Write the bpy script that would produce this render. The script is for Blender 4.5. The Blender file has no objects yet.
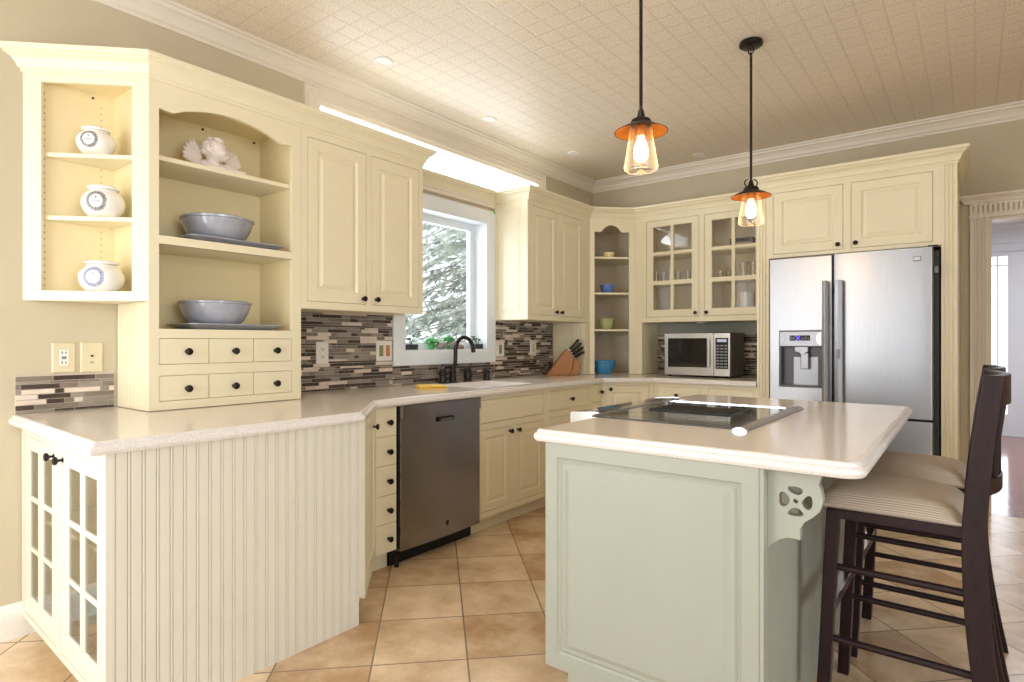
import bpy, bmesh, math, random
from mathutils import Vector, Matrix
from mathutils.geometry import tessellate_polygon
random.seed(7)
SC = bpy.context.scene
COL = SC.collection
PI = math.pi

# ------------------------------------------------------------------ materials
def nd(t, typ, **kw):
    n = t.nodes.new(typ)
    for k, v in kw.items():
        setattr(n, k, v)
    return n

def mat(name, col, rough=.5, metal=0., var=.04, scale=6., bump=0., bscale=80., spec=.5, coat=0., col2=None, stretch=None, emit=None, estr=0., detail=3., trans=0., ior=1.45):
    m = bpy.data.materials.new(name)
    m.use_nodes = True
    t = m.node_tree
    b = t.nodes['Principled BSDF']
    tc = nd(t, 'ShaderNodeTexCoord')
    mp = nd(t, 'ShaderNodeMapping')
    if stretch:
        mp.inputs['Scale'].default_value = stretch
    t.links.new(tc.outputs['Object'], mp.inputs['Vector'])
    no = nd(t, 'ShaderNodeTexNoise')
    no.inputs['Scale'].default_value = scale
    no.inputs['Detail'].default_value = detail
    t.links.new(mp.outputs['Vector'], no.inputs['Vector'])
    rp = nd(t, 'ShaderNodeValToRGB')
    c2 = col2 or [min(1, c * (1 + var)) for c in col]
    c1 = col if col2 else [c * (1 - var) for c in col]
    rp.color_ramp.elements[0].color = (*c1, 1)
    rp.color_ramp.elements[1].color = (*c2, 1)
    rp.color_ramp.elements[0].position = .3
    rp.color_ramp.elements[1].position = .7
    t.links.new(no.outputs['Fac'], rp.inputs['Fac'])
    t.links.new(rp.outputs['Color'], b.inputs['Base Color'])
    b.inputs['Roughness'].default_value = rough
    b.inputs['Metallic'].default_value = metal
    b.inputs['Specular IOR Level'].default_value = spec
    b.inputs['Coat Weight'].default_value = coat
    b.inputs['Coat Roughness'].default_value = .1
    if trans:
        b.inputs['Transmission Weight'].default_value = trans
        b.inputs['IOR'].default_value = ior
    if emit:
        b.inputs['Emission Color'].default_value = (*emit, 1)
        b.inputs['Emission Strength'].default_value = estr
    if bump:
        n2 = nd(t, 'ShaderNodeTexNoise')
        n2.inputs['Scale'].default_value = bscale
        n2.inputs['Detail'].default_value = 4
        t.links.new(mp.outputs['Vector'], n2.inputs['Vector'])
        bp = nd(t, 'ShaderNodeBump')
        bp.inputs['Strength'].default_value = bump
        bp.inputs['Distance'].default_value = .004
        t.links.new(n2.outputs['Fac'], bp.inputs['Height'])
        t.links.new(bp.outputs['Normal'], b.inputs['Normal'])
    return m

def glass_mat(name, tint=(1, 1, 1), refl=.12):
    m = bpy.data.materials.new(name)
    m.use_nodes = True
    t = m.node_tree
    t.nodes.remove(t.nodes['Principled BSDF'])
    out = [n for n in t.nodes if n.type == 'OUTPUT_MATERIAL'][0]
    tr = nd(t, 'ShaderNodeBsdfTransparent')
    tr.inputs['Color'].default_value = (*tint, 1)
    gl = nd(t, 'ShaderNodeBsdfGlossy')
    gl.inputs['Roughness'].default_value = .02
    lw = nd(t, 'ShaderNodeLayerWeight')
    lw.inputs['Blend'].default_value = .5
    pw = nd(t, 'ShaderNodeMath', operation='POWER'); pw.inputs[1].default_value = 5
    t.links.new(lw.outputs['Facing'], pw.inputs[0])
    ma = nd(t, 'ShaderNodeMath', operation='MULTIPLY_ADD'); ma.inputs[1].default_value = .9; ma.inputs[2].default_value = refl
    t.links.new(pw.outputs[0], ma.inputs[0])
    mx = nd(t, 'ShaderNodeMixShader')
    t.links.new(ma.outputs[0], mx.inputs['Fac'])
    t.links.new(tr.outputs[0], mx.inputs[1])
    t.links.new(gl.outputs[0], mx.inputs[2])
    t.links.new(mx.outputs[0], out.inputs['Surface'])
    return m

def clear_glass(name, edge):
    """thin clear glass: see-through face on, whitish and light-scattering towards its rims"""
    m = bpy.data.materials.new(name)
    m.use_nodes = True
    t = m.node_tree
    t.nodes.remove(t.nodes['Principled BSDF'])
    out = [n for n in t.nodes if n.type == 'OUTPUT_MATERIAL'][0]
    tr = nd(t, 'ShaderNodeBsdfTransparent')
    tl = nd(t, 'ShaderNodeBsdfTranslucent'); tl.inputs['Color'].default_value = (.95, .93, .9, 1)
    df = nd(t, 'ShaderNodeBsdfDiffuse'); df.inputs['Color'].default_value = (.9, .9, .9, 1)
    ad = nd(t, 'ShaderNodeMixShader'); ad.inputs['Fac'].default_value = .5
    t.links.new(tl.outputs[0], ad.inputs[1]); t.links.new(df.outputs[0], ad.inputs[2])
    gl = nd(t, 'ShaderNodeBsdfGlossy'); gl.inputs['Roughness'].default_value = .03
    lw = nd(t, 'ShaderNodeLayerWeight'); lw.inputs['Blend'].default_value = edge
    mx = nd(t, 'ShaderNodeMixShader')
    t.links.new(lw.outputs['Facing'], mx.inputs['Fac']); t.links.new(tr.outputs[0], mx.inputs[1]); t.links.new(ad.outputs[0], mx.inputs[2])
    m2 = nd(t, 'ShaderNodeMixShader'); m2.inputs['Fac'].default_value = .06
    t.links.new(mx.outputs[0], m2.inputs[1]); t.links.new(gl.outputs[0], m2.inputs[2])
    t.links.new(m2.outputs[0], out.inputs['Surface'])
    return m

CREAM = mat('cream_paint', (.84, .765, .555), .38, var=.015, bump=.02)
CREAMIN = mat('cream_interior_paint', (.84, .72, .44), .45, var=.02)
CREAM_DAYLIT = mat('cream_paint_daylit', (.765, .735, .63), .38, var=.015, bump=.02)  # peninsula's cream paint with cool daylight put into the colour
CABIN = mat('beige_interior_paint', (.82, .72, .56), .45, var=.02)
SAGE = mat('sage_paint', (.385, .40, .34), .38, var=.015, bump=.02)
WALLP = mat('olive_wall_paint', (.565, .495, .355), .6, var=.02, bump=.06, bscale=200)
WHITE = mat('white_trim_paint', (.86, .83, .78), .35, var=.01)
VINYL = mat('white_vinyl', (.83, .88, .915), .35, var=.01)
WARMTRIM = mat('warm_white_trim', (.80, .73, .63), .4, var=.01)
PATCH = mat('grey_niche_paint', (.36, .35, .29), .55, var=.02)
BRONZE = mat('dark_bronze', (.024, .018, .015), .34, .6, var=.3, scale=20)
COUNTER = mat('quartz_counter', (.74, .665, .59), .15, var=.1, scale=260, detail=2, coat=0, spec=.45, col2=(.84, .78, .71))
EDGE = mat('quartz_edge', (.72, .67, .635), .3, scale=220, detail=2, col2=(.90, .875, .85), bump=.1, bscale=120)
STEEL = mat('brushed_steel', (.42, .43, .46), .36, 1., var=.05, scale=8, stretch=(60, 60, 1), bump=.03, bscale=30)
DSTEEL = mat('dark_brushed_steel', (.30, .28, .265), .26, 1., var=.06, scale=8, stretch=(60, 60, 1), bump=.03, bscale=30)
MSTEEL = mat('horizontal_brushed_steel', (.55, .53, .50), .28, 1., var=.06, scale=8, stretch=(2, 2, 120), bump=.03, bscale=20)
CHROME = mat('bright_metal', (.80, .80, .82), .18, 1., var=.02)
BLACK = mat('black_plastic', (.010, .010, .011), .45, var=.2, spec=.3)
GAP = mat('dark_gap', (.02, .016, .012), .8, var=.1)
BGLASS = mat('black_glass', (.012, .012, .014), .04, var=.1, coat=1.)
ESPRESSO = mat('espresso_wood', (.022, .010, .011), .42, var=.25, scale=8, stretch=(20, 20, 2), spec=.28)
SINKW = mat('white_sink', (.85, .86, .9), .15, var=.01)
CERAMIC = mat('white_ceramic', (.86, .85, .82), .12, var=.01, coat=.4)
GREYCER = mat('blue_grey_ceramic', (.37, .385, .45), .16, var=.08, scale=30, coat=.5)
BISQUE = mat('pale_bisque', (.86, .77, .72), .5, var=.06, scale=25)
PLATE = mat('almond_plate', (.70, .62, .42), .35, var=.01)
PLATEW = mat('white_plastic', (.82, .80, .75), .35, var=.01)
GREENSW = mat('olive_rocker', (.24, .27, .10), .4, var=.05)
ORANGESW = mat('amber_rocker', (.55, .22, .04), .4, var=.05)
WOODB = mat('honey_wood', (.42, .165, .035), .38, var=.15, scale=5, stretch=(4, 4, 30))
BLUEB = mat('turquoise_glaze', (.05, .27, .52), .12, var=.1, coat=.5)
BLUES = mat('cornflower_glaze', (.10, .20, .52), .15, var=.1, coat=.5)
GREENB = mat('celery_glaze', (.45, .47, .22), .15, var=.06, coat=.5)
YELB = mat('butter_glaze', (.86, .73, .42), .18, var=.06, coat=.4)
YELLOW = mat('yellow_cloth', (.85, .55, .09), .8, var=.1, scale=60, bump=.5, bscale=150)
COPPER = mat('copper_inside', (.42, .15, .016), .4, .5, var=.1)
BULB = mat('glowing_bulb', (1, .7, .3), .3, emit=(1, .60, .22), estr=14)
FILA = mat('filament', (1, .7, .3), .3, emit=(1, .75, .4), estr=60)
PGLASS = clear_glass('pendant_glass', .10)
WGLASS = glass_mat('window_glass', (1, 1, 1), .03)
CGLASS = glass_mat('cabinet_glass', (.96, .96, .95), .05)
DGLASS = clear_glass('drinking_glass', .30)
FABRIC = mat('striped_seat_fabric', (.50, .40, .31), .85, scale=10, var=.04, bump=.3, bscale=300)
LEAF = mat('succulent_leaf', (.08, .36, .10), .4, var=.35, scale=30)
LEAFD = mat('dark_sprig', (.05, .13, .05), .5, var=.3, scale=30)
STONE = mat('grey_stone', (.33, .30, .28), .7, var=.25, scale=30, bump=.5, bscale=60)
POT = mat('charcoal_pot', (.035, .035, .042), .5, var=.2)
BARK = mat('bark', (.55, .50, .47), .9, var=.3, scale=20)  # lightened: overexposed outdoor haze is put into the bark colour
NEEDLE = mat('pine_needles', (.66, .71, .64), .8, var=.3, scale=6)  # needles paled too, the bright haze is in their colour
SNOW = mat('pale_ground', (.80, .82, .84), .9, var=.05)
BLUEDISP = mat('blue_display', (.05, .04, .35), .3, emit=(.12, .06, .9), estr=.8)
LCD = mat('pale_display', (.55, .62, .75), .3, emit=(.5, .6, .8), estr=.15)
GREYBTN = mat('grey_button', (.22, .22, .23), .4)
TEAL = mat('teal_book_cover', (.05, .35, .38), .5, var=.1)
TAPEG = mat('green_tape', (.10, .55, .03), .6)

# striped seat
def seat_stripes():
    t = FABRIC.node_tree
    b = t.nodes['Principled BSDF']
    tc = nd(t, 'ShaderNodeTexCoord')
    wv = nd(t, 'ShaderNodeTexWave', wave_type='BANDS', bands_direction='Y')
    wv.inputs['Scale'].default_value = 62
    wv.inputs['Distortion'].default_value = .15
    t.links.new(tc.outputs['Object'], wv.inputs['Vector'])
    rp = nd(t, 'ShaderNodeValToRGB')
    rp.color_ramp.elements[0].color = (.40, .32, .25, 1)
    rp.color_ramp.elements[1].color = (.66, .57, .47, 1)
    t.links.new(wv.outputs['Fac'], rp.inputs['Fac'])
    t.links.new(rp.outputs['Color'], b.inputs['Base Color'])
seat_stripes()

def brick_floor(name, cA, cB, cM, bw, bh, mortar, rot, rough, offset=0., noise=5., loc=(0, 0, 0), bumpd=.002, spec=.5):
    m = bpy.data.materials.new(name)
    m.use_nodes = True
    t = m.node_tree
    b = t.nodes['Principled BSDF']
    tc = nd(t, 'ShaderNodeTexCoord')
    mp = nd(t, 'ShaderNodeMapping')
    mp.inputs['Rotation'].default_value = (0, 0, rot)
    mp.inputs['Location'].default_value = loc
    t.links.new(tc.outputs['Object'], mp.inputs['Vector'])
    br = nd(t, 'ShaderNodeTexBrick')
    br.offset = offset
    br.inputs['Scale'].default_value = 1
    br.inputs['Brick Width'].default_value = bw
    br.inputs['Row Height'].default_value = bh
    br.inputs['Mortar Size'].default_value = mortar
    br.inputs['Mortar Smooth'].default_value = .2
    br.inputs['Color1'].default_value = (0, 0, 0, 1)
    br.inputs['Color2'].default_value = (1, 1, 1, 1)
    br.inputs['Mortar'].default_value = (.5, .5, .5, 1)
    t.links.new(mp.outputs['Vector'], br.inputs['Vector'])
    no = nd(t, 'ShaderNodeTexNoise')
    no.inputs['Scale'].default_value = noise
    no.inputs['Detail'].default_value = 6
    no.inputs['Roughness'].default_value = .65
    t.links.new(tc.outputs['Object'], no.inputs['Vector'])
    mxf = nd(t, 'ShaderNodeMix', data_type='FLOAT')
    mxf.inputs['Factor'].default_value = .22
    t.links.new(no.outputs['Fac'], mxf.inputs['A'])
    t.links.new(br.outputs['Color'], mxf.inputs['B'])
    rp = nd(t, 'ShaderNodeValToRGB')
    rp.color_ramp.elements[0].position = .34
    rp.color_ramp.elements[1].position = .66
    rp.color_ramp.elements[0].color = (*cA, 1)
    rp.color_ramp.elements[1].color = (*cB, 1)
    t.links.new(mxf.outputs['Result'], rp.inputs['Fac'])
    mc = nd(t, 'ShaderNodeMix', data_type='RGBA')
    t.links.new(br.outputs['Fac'], mc.inputs['Factor'])
    t.links.new(rp.outputs['Color'], mc.inputs['A'])
    mc.inputs['B'].default_value = (*cM, 1)
    t.links.new(mc.outputs['Result'], b.inputs['Base Color'])
    inv = nd(t, 'ShaderNodeMath', operation='SUBTRACT')
    inv.inputs[0].default_value = 1
    t.links.new(br.outputs['Fac'], inv.inputs[1])
    ad = nd(t, 'ShaderNodeMath', operation='MULTIPLY_ADD')
    t.links.new(no.outputs['Fac'], ad.inputs[0])
    ad.inputs[1].default_value = .25
    t.links.new(inv.outputs[0], ad.inputs[2])
    bp = nd(t, 'ShaderNodeBump')
    bp.inputs['Strength'].default_value = .6
    bp.inputs['Distance'].default_value = bumpd
    t.links.new(ad.outputs[0], bp.inputs['Height'])
    t.links.new(bp.outputs['Normal'], b.inputs['Normal'])
    b.inputs['Roughness'].default_value = rough
    b.inputs['Specular IOR Level'].default_value = spec
    return m
R2 = math.sqrt(2)
# grout lines: x+y = -2.07 + .5k and x-y = 4.695 + .505k
TILE = brick_floor('terracotta_tile', (.50, .315, .165), (.86, .68, .465), (.27, .20, .14), .3557, .3536, .0035, PI / 4, .24, noise=4.2, loc=(-.1186, .049, 0))
PLANK = brick_floor('red_oak_planks', (.22, .075, .05), (.36, .14, .085), (.08, .03, .02), 1.3, .075, .0016, PI / 2, .12, offset=.37, noise=9, bumpd=.0006)

def ceiling_mat():
    m = bpy.data.materials.new('embossed_ceiling_paper')
    m.use_nodes = True
    t = m.node_tree
    b = t.nodes['Principled BSDF']
    tc = nd(t, 'ShaderNodeTexCoord')
    br = nd(t, 'ShaderNodeTexBrick')
    br.offset = 0
    br.inputs['Scale'].default_value = 1
    br.inputs['Brick Width'].default_value = .114
    br.inputs['Row Height'].default_value = .114
    br.inputs['Mortar Size'].default_value = .009
    br.inputs['Mortar Smooth'].default_value = 1
    t.links.new(tc.outputs['Object'], br.inputs['Vector'])
    no = nd(t, 'ShaderNodeTexNoise')
    no.inputs['Scale'].default_value = 110
    no.inputs['Detail'].default_value = 3
    t.links.new(tc.outputs['Object'], no.inputs['Vector'])
    rp = nd(t, 'ShaderNodeValToRGB')
    rp.color_ramp.elements[0].position = .35
    rp.color_ramp.elements[1].position = .65
    rp.color_ramp.elements[0].color = (.70, .605, .475, 1)
    rp.color_ramp.elements[1].color = (.90, .81, .675, 1)
    t.links.new(no.outputs['Fac'], rp.inputs['Fac'])
    mc = nd(t, 'ShaderNodeMix', data_type='RGBA')
    ff = nd(t, 'ShaderNodeMath', operation='MULTIPLY')
    ff.inputs[1].default_value = .22
    t.links.new(br.outputs['Fac'], ff.inputs[0])
    t.links.new(ff.outputs[0], mc.inputs['Factor'])
    t.links.new(rp.outputs['Color'], mc.inputs['A'])
    mc.inputs['B'].default_value = (.50, .41, .33, 1)
    t.links.new(mc.outputs['Result'], b.inputs['Base Color'])
    ad = nd(t, 'ShaderNodeMath', operation='MULTIPLY_ADD')
    t.links.new(no.outputs['Fac'], ad.inputs[0])
    ad.inputs[1].default_value = .5
    t.links.new(br.outputs['Fac'], ad.inputs[2])
    bp = nd(t, 'ShaderNodeBump', invert=True)
    bp.inputs['Strength'].default_value = .4
    bp.inputs['Distance'].default_value = .004
    t.links.new(ad.outputs[0], bp.inputs['Height'])
    t.links.new(bp.outputs['Normal'], b.inputs['Normal'])
    b.inputs['Roughness'].default_value = .42
    return m
CEIL = ceiling_mat()

def label_jar_mat(name, ink):
    """white glaze with a round printed badge: a ring of small marks, an emblem and two lines"""
    m = bpy.data.materials.new(name)
    m.use_nodes = True
    t = m.node_tree
    b = t.nodes['Principled BSDF']
    b.inputs['Roughness'].default_value = .14
    b.inputs['Coat Weight'].default_value = .4
    tc = nd(t, 'ShaderNodeTexCoord')
    sp = nd(t, 'ShaderNodeSeparateXYZ')
    t.links.new(tc.outputs['Object'], sp.inputs[0])
    def M(op, a, bb=None, c=None):
        n = nd(t, 'ShaderNodeMath', operation=op)
        for i, v in enumerate((a, bb, c)):
            if v is None: continue
            if isinstance(v, (int, float)): n.inputs[i].default_value = v
            else: t.links.new(v, n.inputs[i])
        return n.outputs[0]
    x = sp.outputs[0]
    z = M('SUBTRACT', sp.outputs[2], .058)
    r = M('SQRT', M('ADD', M('MULTIPLY', x, x), M('MULTIPLY', z, z)))
    ang = M('ARCTAN2', z, x)
    saw = M('GREATER_THAN', M('ADD', M('SINE', M('MULTIPLY', ang, 26)), M('MULTIPLY', M('SINE', M('MULTIPLY', ang, 61)), .8)), -.75)
    ring = M('MULTIPLY', M('MULTIPLY', M('GREATER_THAN', r, .0285), M('LESS_THAN', r, .0415)), saw)
    rim = M('MULTIPLY', M('GREATER_THAN', r, .0425), M('LESS_THAN', r, .0437))
    az = M('ABSOLUTE', M('ADD', z, .003))
    line = M('MULTIPLY', M('MULTIPLY', M('LESS_THAN', az, .0035), M('LESS_THAN', M('ABSOLUTE', x), .017)), M('GREATER_THAN', M('SINE', M('MULTIPLY', x, 1500)), -.2))
    tri = M('MULTIPLY', M('LESS_THAN', M('ADD', M('MULTIPLY', M('ABSOLUTE', x), 1.6), M('ABSOLUTE', M('SUBTRACT', z, .014))), .010), .6)
    fac = M('MINIMUM', M('ADD', M('ADD', ring, rim), M('ADD', line, tri)), 1)
    front = M('LESS_THAN', sp.outputs[1], -.02)
    fac = M('MULTIPLY', fac, front)
    mc = nd(t, 'ShaderNodeMix', data_type='RGBA')
    t.links.new(fac, mc.inputs['Factor'])
    mc.inputs['A'].default_value = (.86, .85, .81, 1)
    mc.inputs['B'].default_value = (*ink, 1)
    t.links.new(mc.outputs['Result'], b.inputs['Base Color'])
    return m
JARK = label_jar_mat('white_glaze_dark_badge', (.07, .07, .09))
JARB = label_jar_mat('white_glaze_blue_badge', (.22, .24, .48))

# ------------------------------------------------------------------ objects
def thing(name, label, cat, loc=(0, 0, 0), group=None, rz=0.):
    o = bpy.data.objects.new(name, None)
    COL.objects.link(o)
    o.location = loc
    o.rotation_euler = (0, 0, rz)
    o.empty_display_size = .05
    tag(o, label, cat, group)
    return o

def tag(o, label, cat, group=None):
    o['label'] = label
    o['category'] = cat
    if group: o['group'] = group
    return o

def structure(o):
    o['kind'] = 'structure'
    return o

def origin(o):
    """world location of the thing an object belongs to (things are built unrotated)"""
    while o.parent: o = o.parent
    return Vector(o.location)

def xf(p, deg):
    return Matrix.Translation((p[0], p[1], 0)) @ Matrix.Rotation(math.radians(deg), 4, 'Z')
ID = Matrix.Identity(4)

class MB:
    def __init__(s, X=ID):
        s.bm = bmesh.new(); s.X = X; s.mi = 0
    def V(s, co): return s.bm.verts.new(co)
    def F(s, vs, mi=None):
        try:
            f = s.bm.faces.new(vs)
            f.material_index = s.mi if mi is None else mi
            return f
        except ValueError:
            return None
    def box(s, x0, x1, y0, y1, z0, z1):
        v = [s.V((x, y, z)) for z in (z0, z1) for y in (y0, y1) for x in (x0, x1)]
        for q in ((0, 2, 3, 1), (4, 5, 7, 6), (0, 1, 5, 4), (2, 6, 7, 3), (0, 4, 6, 2), (1, 3, 7, 5)):
            s.F([v[i] for i in q])
        return s
    def prism(s, poly, axis, a, b, holes=()):
        """polygon (with holes) extruded along an axis: z -> (x,y), y -> (x,z), x -> (y,z)"""
        def P(p, t):
            return {'z': (p[0], p[1], t), 'y': (p[0], t, p[1]), 'x': (t, p[0], p[1])}[axis]
        loops = [list(poly)] + [list(h) for h in holes]
        tris = tessellate_polygon([[Vector((p[0], p[1], 0)) for p in l] for l in loops])
        A = [[s.V(P(p, a)) for p in l] for l in loops]
        B = [[s.V(P(p, b)) for p in l] for l in loops]
        fa = [v for l in A for v in l]; fb = [v for l in B for v in l]
        for t in tris:
            s.F([fa[i] for i in t]); s.F([fb[i] for i in reversed(t)])
        for la, lb in zip(A, B):
            n = len(la)
            for i in range(n):
                s.F([la[i], la[(i + 1) % n], lb[(i + 1) % n], lb[i]])
        return s
    def lathe(s, prof, n=28, c=(0, 0, 0), axis='z', cap=True):
        rings = []
        for r, h in prof:
            if r < 1e-6:
                rings.append([s.V(s._ax(0, 0, h, c, axis))])
            else:
                rings.append([s.V(s._ax(r * math.cos(2 * PI * k / n), r * math.sin(2 * PI * k / n), h, c, axis)) for k in range(n)])
        for a, b in zip(rings, rings[1:]):
            for k in range(n):
                k2 = (k + 1) % n
                if len(a) == 1 and len(b) == 1: continue
                if len(a) == 1: s.F([a[0], b[k], b[k2]])
                elif len(b) == 1: s.F([a[k], a[k2], b[0]])
                else: s.F([a[k], a[k2], b[k2], b[k]])
        if cap:
            if len(rings[0]) > 1: s.F(rings[0][::-1])
            if len(rings[-1]) > 1: s.F(rings[-1])
        return s
    def _ax(s, x, y, h, c, axis):
        if axis == 'z': return (c[0] + x, c[1] + y, c[2] + h)
        if axis == 'y': return (c[0] + x, c[1] + h, c[2] + y)
        return (c[0] + h, c[1] + x, c[2] + y)
    def tube(s, pts, r, n=10, closed=False):
        pts = [Vector(p) for p in pts]
        rs = r if isinstance(r, (list, tuple)) else [r] * len(pts)
        rings = []; up = None
        N = len(pts)
        for i, p in enumerate(pts):
            a = pts[(i - 1) % N] if (closed or i > 0) else p
            b = pts[(i + 1) % N] if (closed or i < N - 1) else p
            d = (b - a).normalized()
            if up is None:
                up = Vector((0, 0, 1)) if abs(d.z) < .9 else Vector((1, 0, 0))
            e1 = d.cross(up)
            if e1.length < 1e-5: e1 = d.cross(Vector((0, 1, 0)))
            e1.normalize(); e2 = e1.cross(d).normalized(); up = e2
            rings.append([s.V(p + (e1 * math.cos(2 * PI * k / n) + e2 * math.sin(2 * PI * k / n)) * rs[i]) for k in range(n)])
        prs = list(zip(rings, rings[1:])) + ([(rings[-1], rings[0])] if closed else [])
        for a, b in prs:
            for k in range(n):
                s.F([a[k], a[(k + 1) % n], b[(k + 1) % n], b[k]])
        if not closed:
            s.F(rings[0][::-1]); s.F(rings[-1])
        return s
    def bar(s, pts, w, h, n_up=(0, 0, 1)):
        """rectangular bar swept along points: w along the horizontal normal, h along up"""
        pts = [Vector(p) for p in pts]; rings = []
        for i, p in enumerate(pts):
            d = (pts[min(i + 1, len(pts) - 1)] - pts[max(i - 1, 0)]).normalized()
            u = Vector(n_up); e1 = d.cross(u).normalized(); e2 = e1.cross(d).normalized()
            rings.append([s.V(p + e1 * a * w / 2 + e2 * b * h / 2) for a, b in ((-1, -1), (1, -1), (1, 1), (-1, 1))])
        for a, b in zip(rings, rings[1:]):
            for k in range(4): s.F([a[k], a[(k + 1) % 4], b[(k + 1) % 4], b[k]])
        s.F(rings[0][::-1]); s.F(rings[-1])
        return s
    def nested(s, x0, x1, z0, z1, rings):
        """rectangle rings (inset, y) joined in a chain and capped at both ends"""
        L = []
        for ins, y in rings:
            L.append([s.V((x0 + ins, y, z0 + ins)), s.V((x1 - ins, y, z0 + ins)), s.V((x1 - ins, y, z1 - ins)), s.V((x0 + ins, y, z1 - ins))])
        for a, b in zip(L, L[1:]):
            for k in range(4): s.F([a[k], a[(k + 1) % 4], b[(k + 1) % 4], b[k]])
        s.F(L[0][::-1]); s.F(L[-1])
        return s
    def holed(s, x0, x1, z0, z1, holes, y0, y1):
        """slab in the x-z plane with rectangular holes (hx0,hx1,hz0,hz1)"""
        xs = sorted({x0, x1, *[h[0] for h in holes], *[h[1] for h in holes]}); xs = [x for x in xs if x0 <= x <= x1]
        zs = sorted({z0, z1, *[h[2] for h in holes], *[h[3] for h in holes]}); zs = [z for z in zs if z0 <= z <= z1]
        def inside(i, k):
            cx = (xs[i] + xs[i + 1]) / 2; cz = (zs[k] + zs[k + 1]) / 2
            return any(h[0] < cx < h[1] and h[2] < cz < h[3] for h in holes)
        nx, nz = len(xs) - 1, len(zs) - 1
        cell = [[not inside(i, k) for k in range(nz)] for i in range(nx)]
        vf, vb = {}, {}
        def g(d, i, k, y):
            if (i, k) not in d: d[(i, k)] = s.V((xs[i], y, zs[k]))
            return d[(i, k)]
        for i in range(nx):
            for k in range(nz):
                if not cell[i][k]: continue
                q = [(i, k), (i + 1, k), (i + 1, k + 1), (i, k + 1)]
                s.F([g(vf, a, b, y0) for a, b in q]); s.F([g(vb, a, b, y1) for a, b in reversed(q)])
                for (a, b), (di, dk) in zip(zip(q, q[1:] + q[:1]), ((0, -1), (1, 0), (0, 1), (-1, 0))):
                    ii, kk = i + di, k + dk
                    if not (0 <= ii < nx and 0 <= kk < nz and cell[ii][kk]):
                        s.F([g(vf, *a, y0), g(vb, *a, y1), g(vb, *b, y1), g(vf, *b, y0)])
        return s
    def sweep(s, prof, path, offs):
        """profile (o, z) swept along 2-D path points; offs = offset vector per path point"""
        rings = [[s.V((p[0] + o[0] * a, p[1] + o[1] * a, z)) for a, z in prof] for p, o in zip(path, offs)]
        n = len(prof)
        for a, b in zip(rings, rings[1:]):
            for k in range(n): s.F([a[k], a[(k + 1) % n], b[(k + 1) % n], b[k]])
        s.F(rings[0][::-1]); s.F(rings[-1])
        return s
    def sphere(s, c, r, sub=2, sc=(1, 1, 1)):
        res = bmesh.ops.create_icosphere(s.bm, subdivisions=sub, radius=r)
        for v in res['verts']:
            v.co = Vector((v.co.x * sc[0], v.co.y * sc[1], v.co.z * sc[2])) + Vector(c)
        for v in res['verts']:
            for f in v.link_faces: f.material_index = s.mi
        return s
    def build(s, name, mats, parent=None, smooth=False, bevel=0., seg=2, sub=0, doubles=False):
        bm = s.bm
        if doubles: bmesh.ops.remove_doubles(bm, verts=bm.verts, dist=1e-5)
        bmesh.ops.recalc_face_normals(bm, faces=bm.faces)
        bm.transform(s.X)
        if parent is not None:
            bm.transform(Matrix.Translation(-origin(parent)))
        me = bpy.data.meshes.new(name)
        bm.to_mesh(me); bm.free()
        for m in (mats if isinstance(mats, (list, tuple)) else [mats]): me.materials.append(m)
        o = bpy.data.objects.new(name, me)
        COL.objects.link(o)
        if parent is not None: o.parent = parent
        if smooth:
            for p in me.polygons: p.use_smooth = True
            me.set_sharp_from_angle(angle=math.radians(40))
        if bevel:
            b = o.modifiers.new('bevel', 'BEVEL'); b.width = bevel; b.segments = seg; b.limit_method = 'ANGLE'; b.angle_limit = math.radians(40)
        if sub:
            b = o.modifiers.new('sub', 'SUBSURF'); b.levels = b.render_levels = sub
        return o

def copy_tree(o, parent=None):
    c = o.copy(); COL.objects.link(c)
    if parent is not None: c.parent = parent
    for ch in [k for k in bpy.data.objects if k.parent == o]:
        copy_tree(ch, c)
    return c

# ------------------------------------------------------------------ cabinet pieces (face coordinates: x right, y into the cabinet, z up)
FRM = .02
KNOBP = [(.004, 0), (.0045, -.010), (.006, -.014), (.0135, -.018), (.0155, -.023), (.0135, -.028), (.007, -.0305), (0, -.031)]
def knob(parent, X, x, z, y=0., r=1.):
    return MB(X).lathe([(.009 * r, 0), (.009 * r, -.002)] + [(a * r, b * r) for a, b in KNOBP], 16, (x, y, z), 'y').build('knob', BRONZE, parent, smooth=True)

def raised_door(parent, X, x0, x1, z0, z1, kn=None, fw=.062, m=None, name='door', y=0.):
    g = .0025
    fr = fw
    d = MB(X).nested(x0 + g, x1 - g, z0 + g, z1 - g, [(0, y + .019), (0, y + .001), (.001, y), (fr - .004, y), (fr, y + .005), (fr + .006, y + .009), (fr + .010, y + .009), (fr + .030, y + .001), (fr + .032, y + .001)]).build(name, m or CREAM, parent)
    if kn: knob(d, X, *kn, y=y)
    return d

def slab_front(parent, X, x0, x1, z0, z1, kns=(), name='drawer', m=None, y=0., g=.0025, bead=True, kr=1.):
    rings = [(0, y + .019), (0, y + .001), (.001, y)]
    if bead: rings += [(.010, y), (.012, y + .002), (.014, y)]
    d = MB(X).nested(x0 + g, x1 - g, z0 + g, z1 - g, rings).build(name, m or CREAM, parent)
    for k in kns: knob(d, X, *k, y=y, r=kr)
    return d

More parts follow.
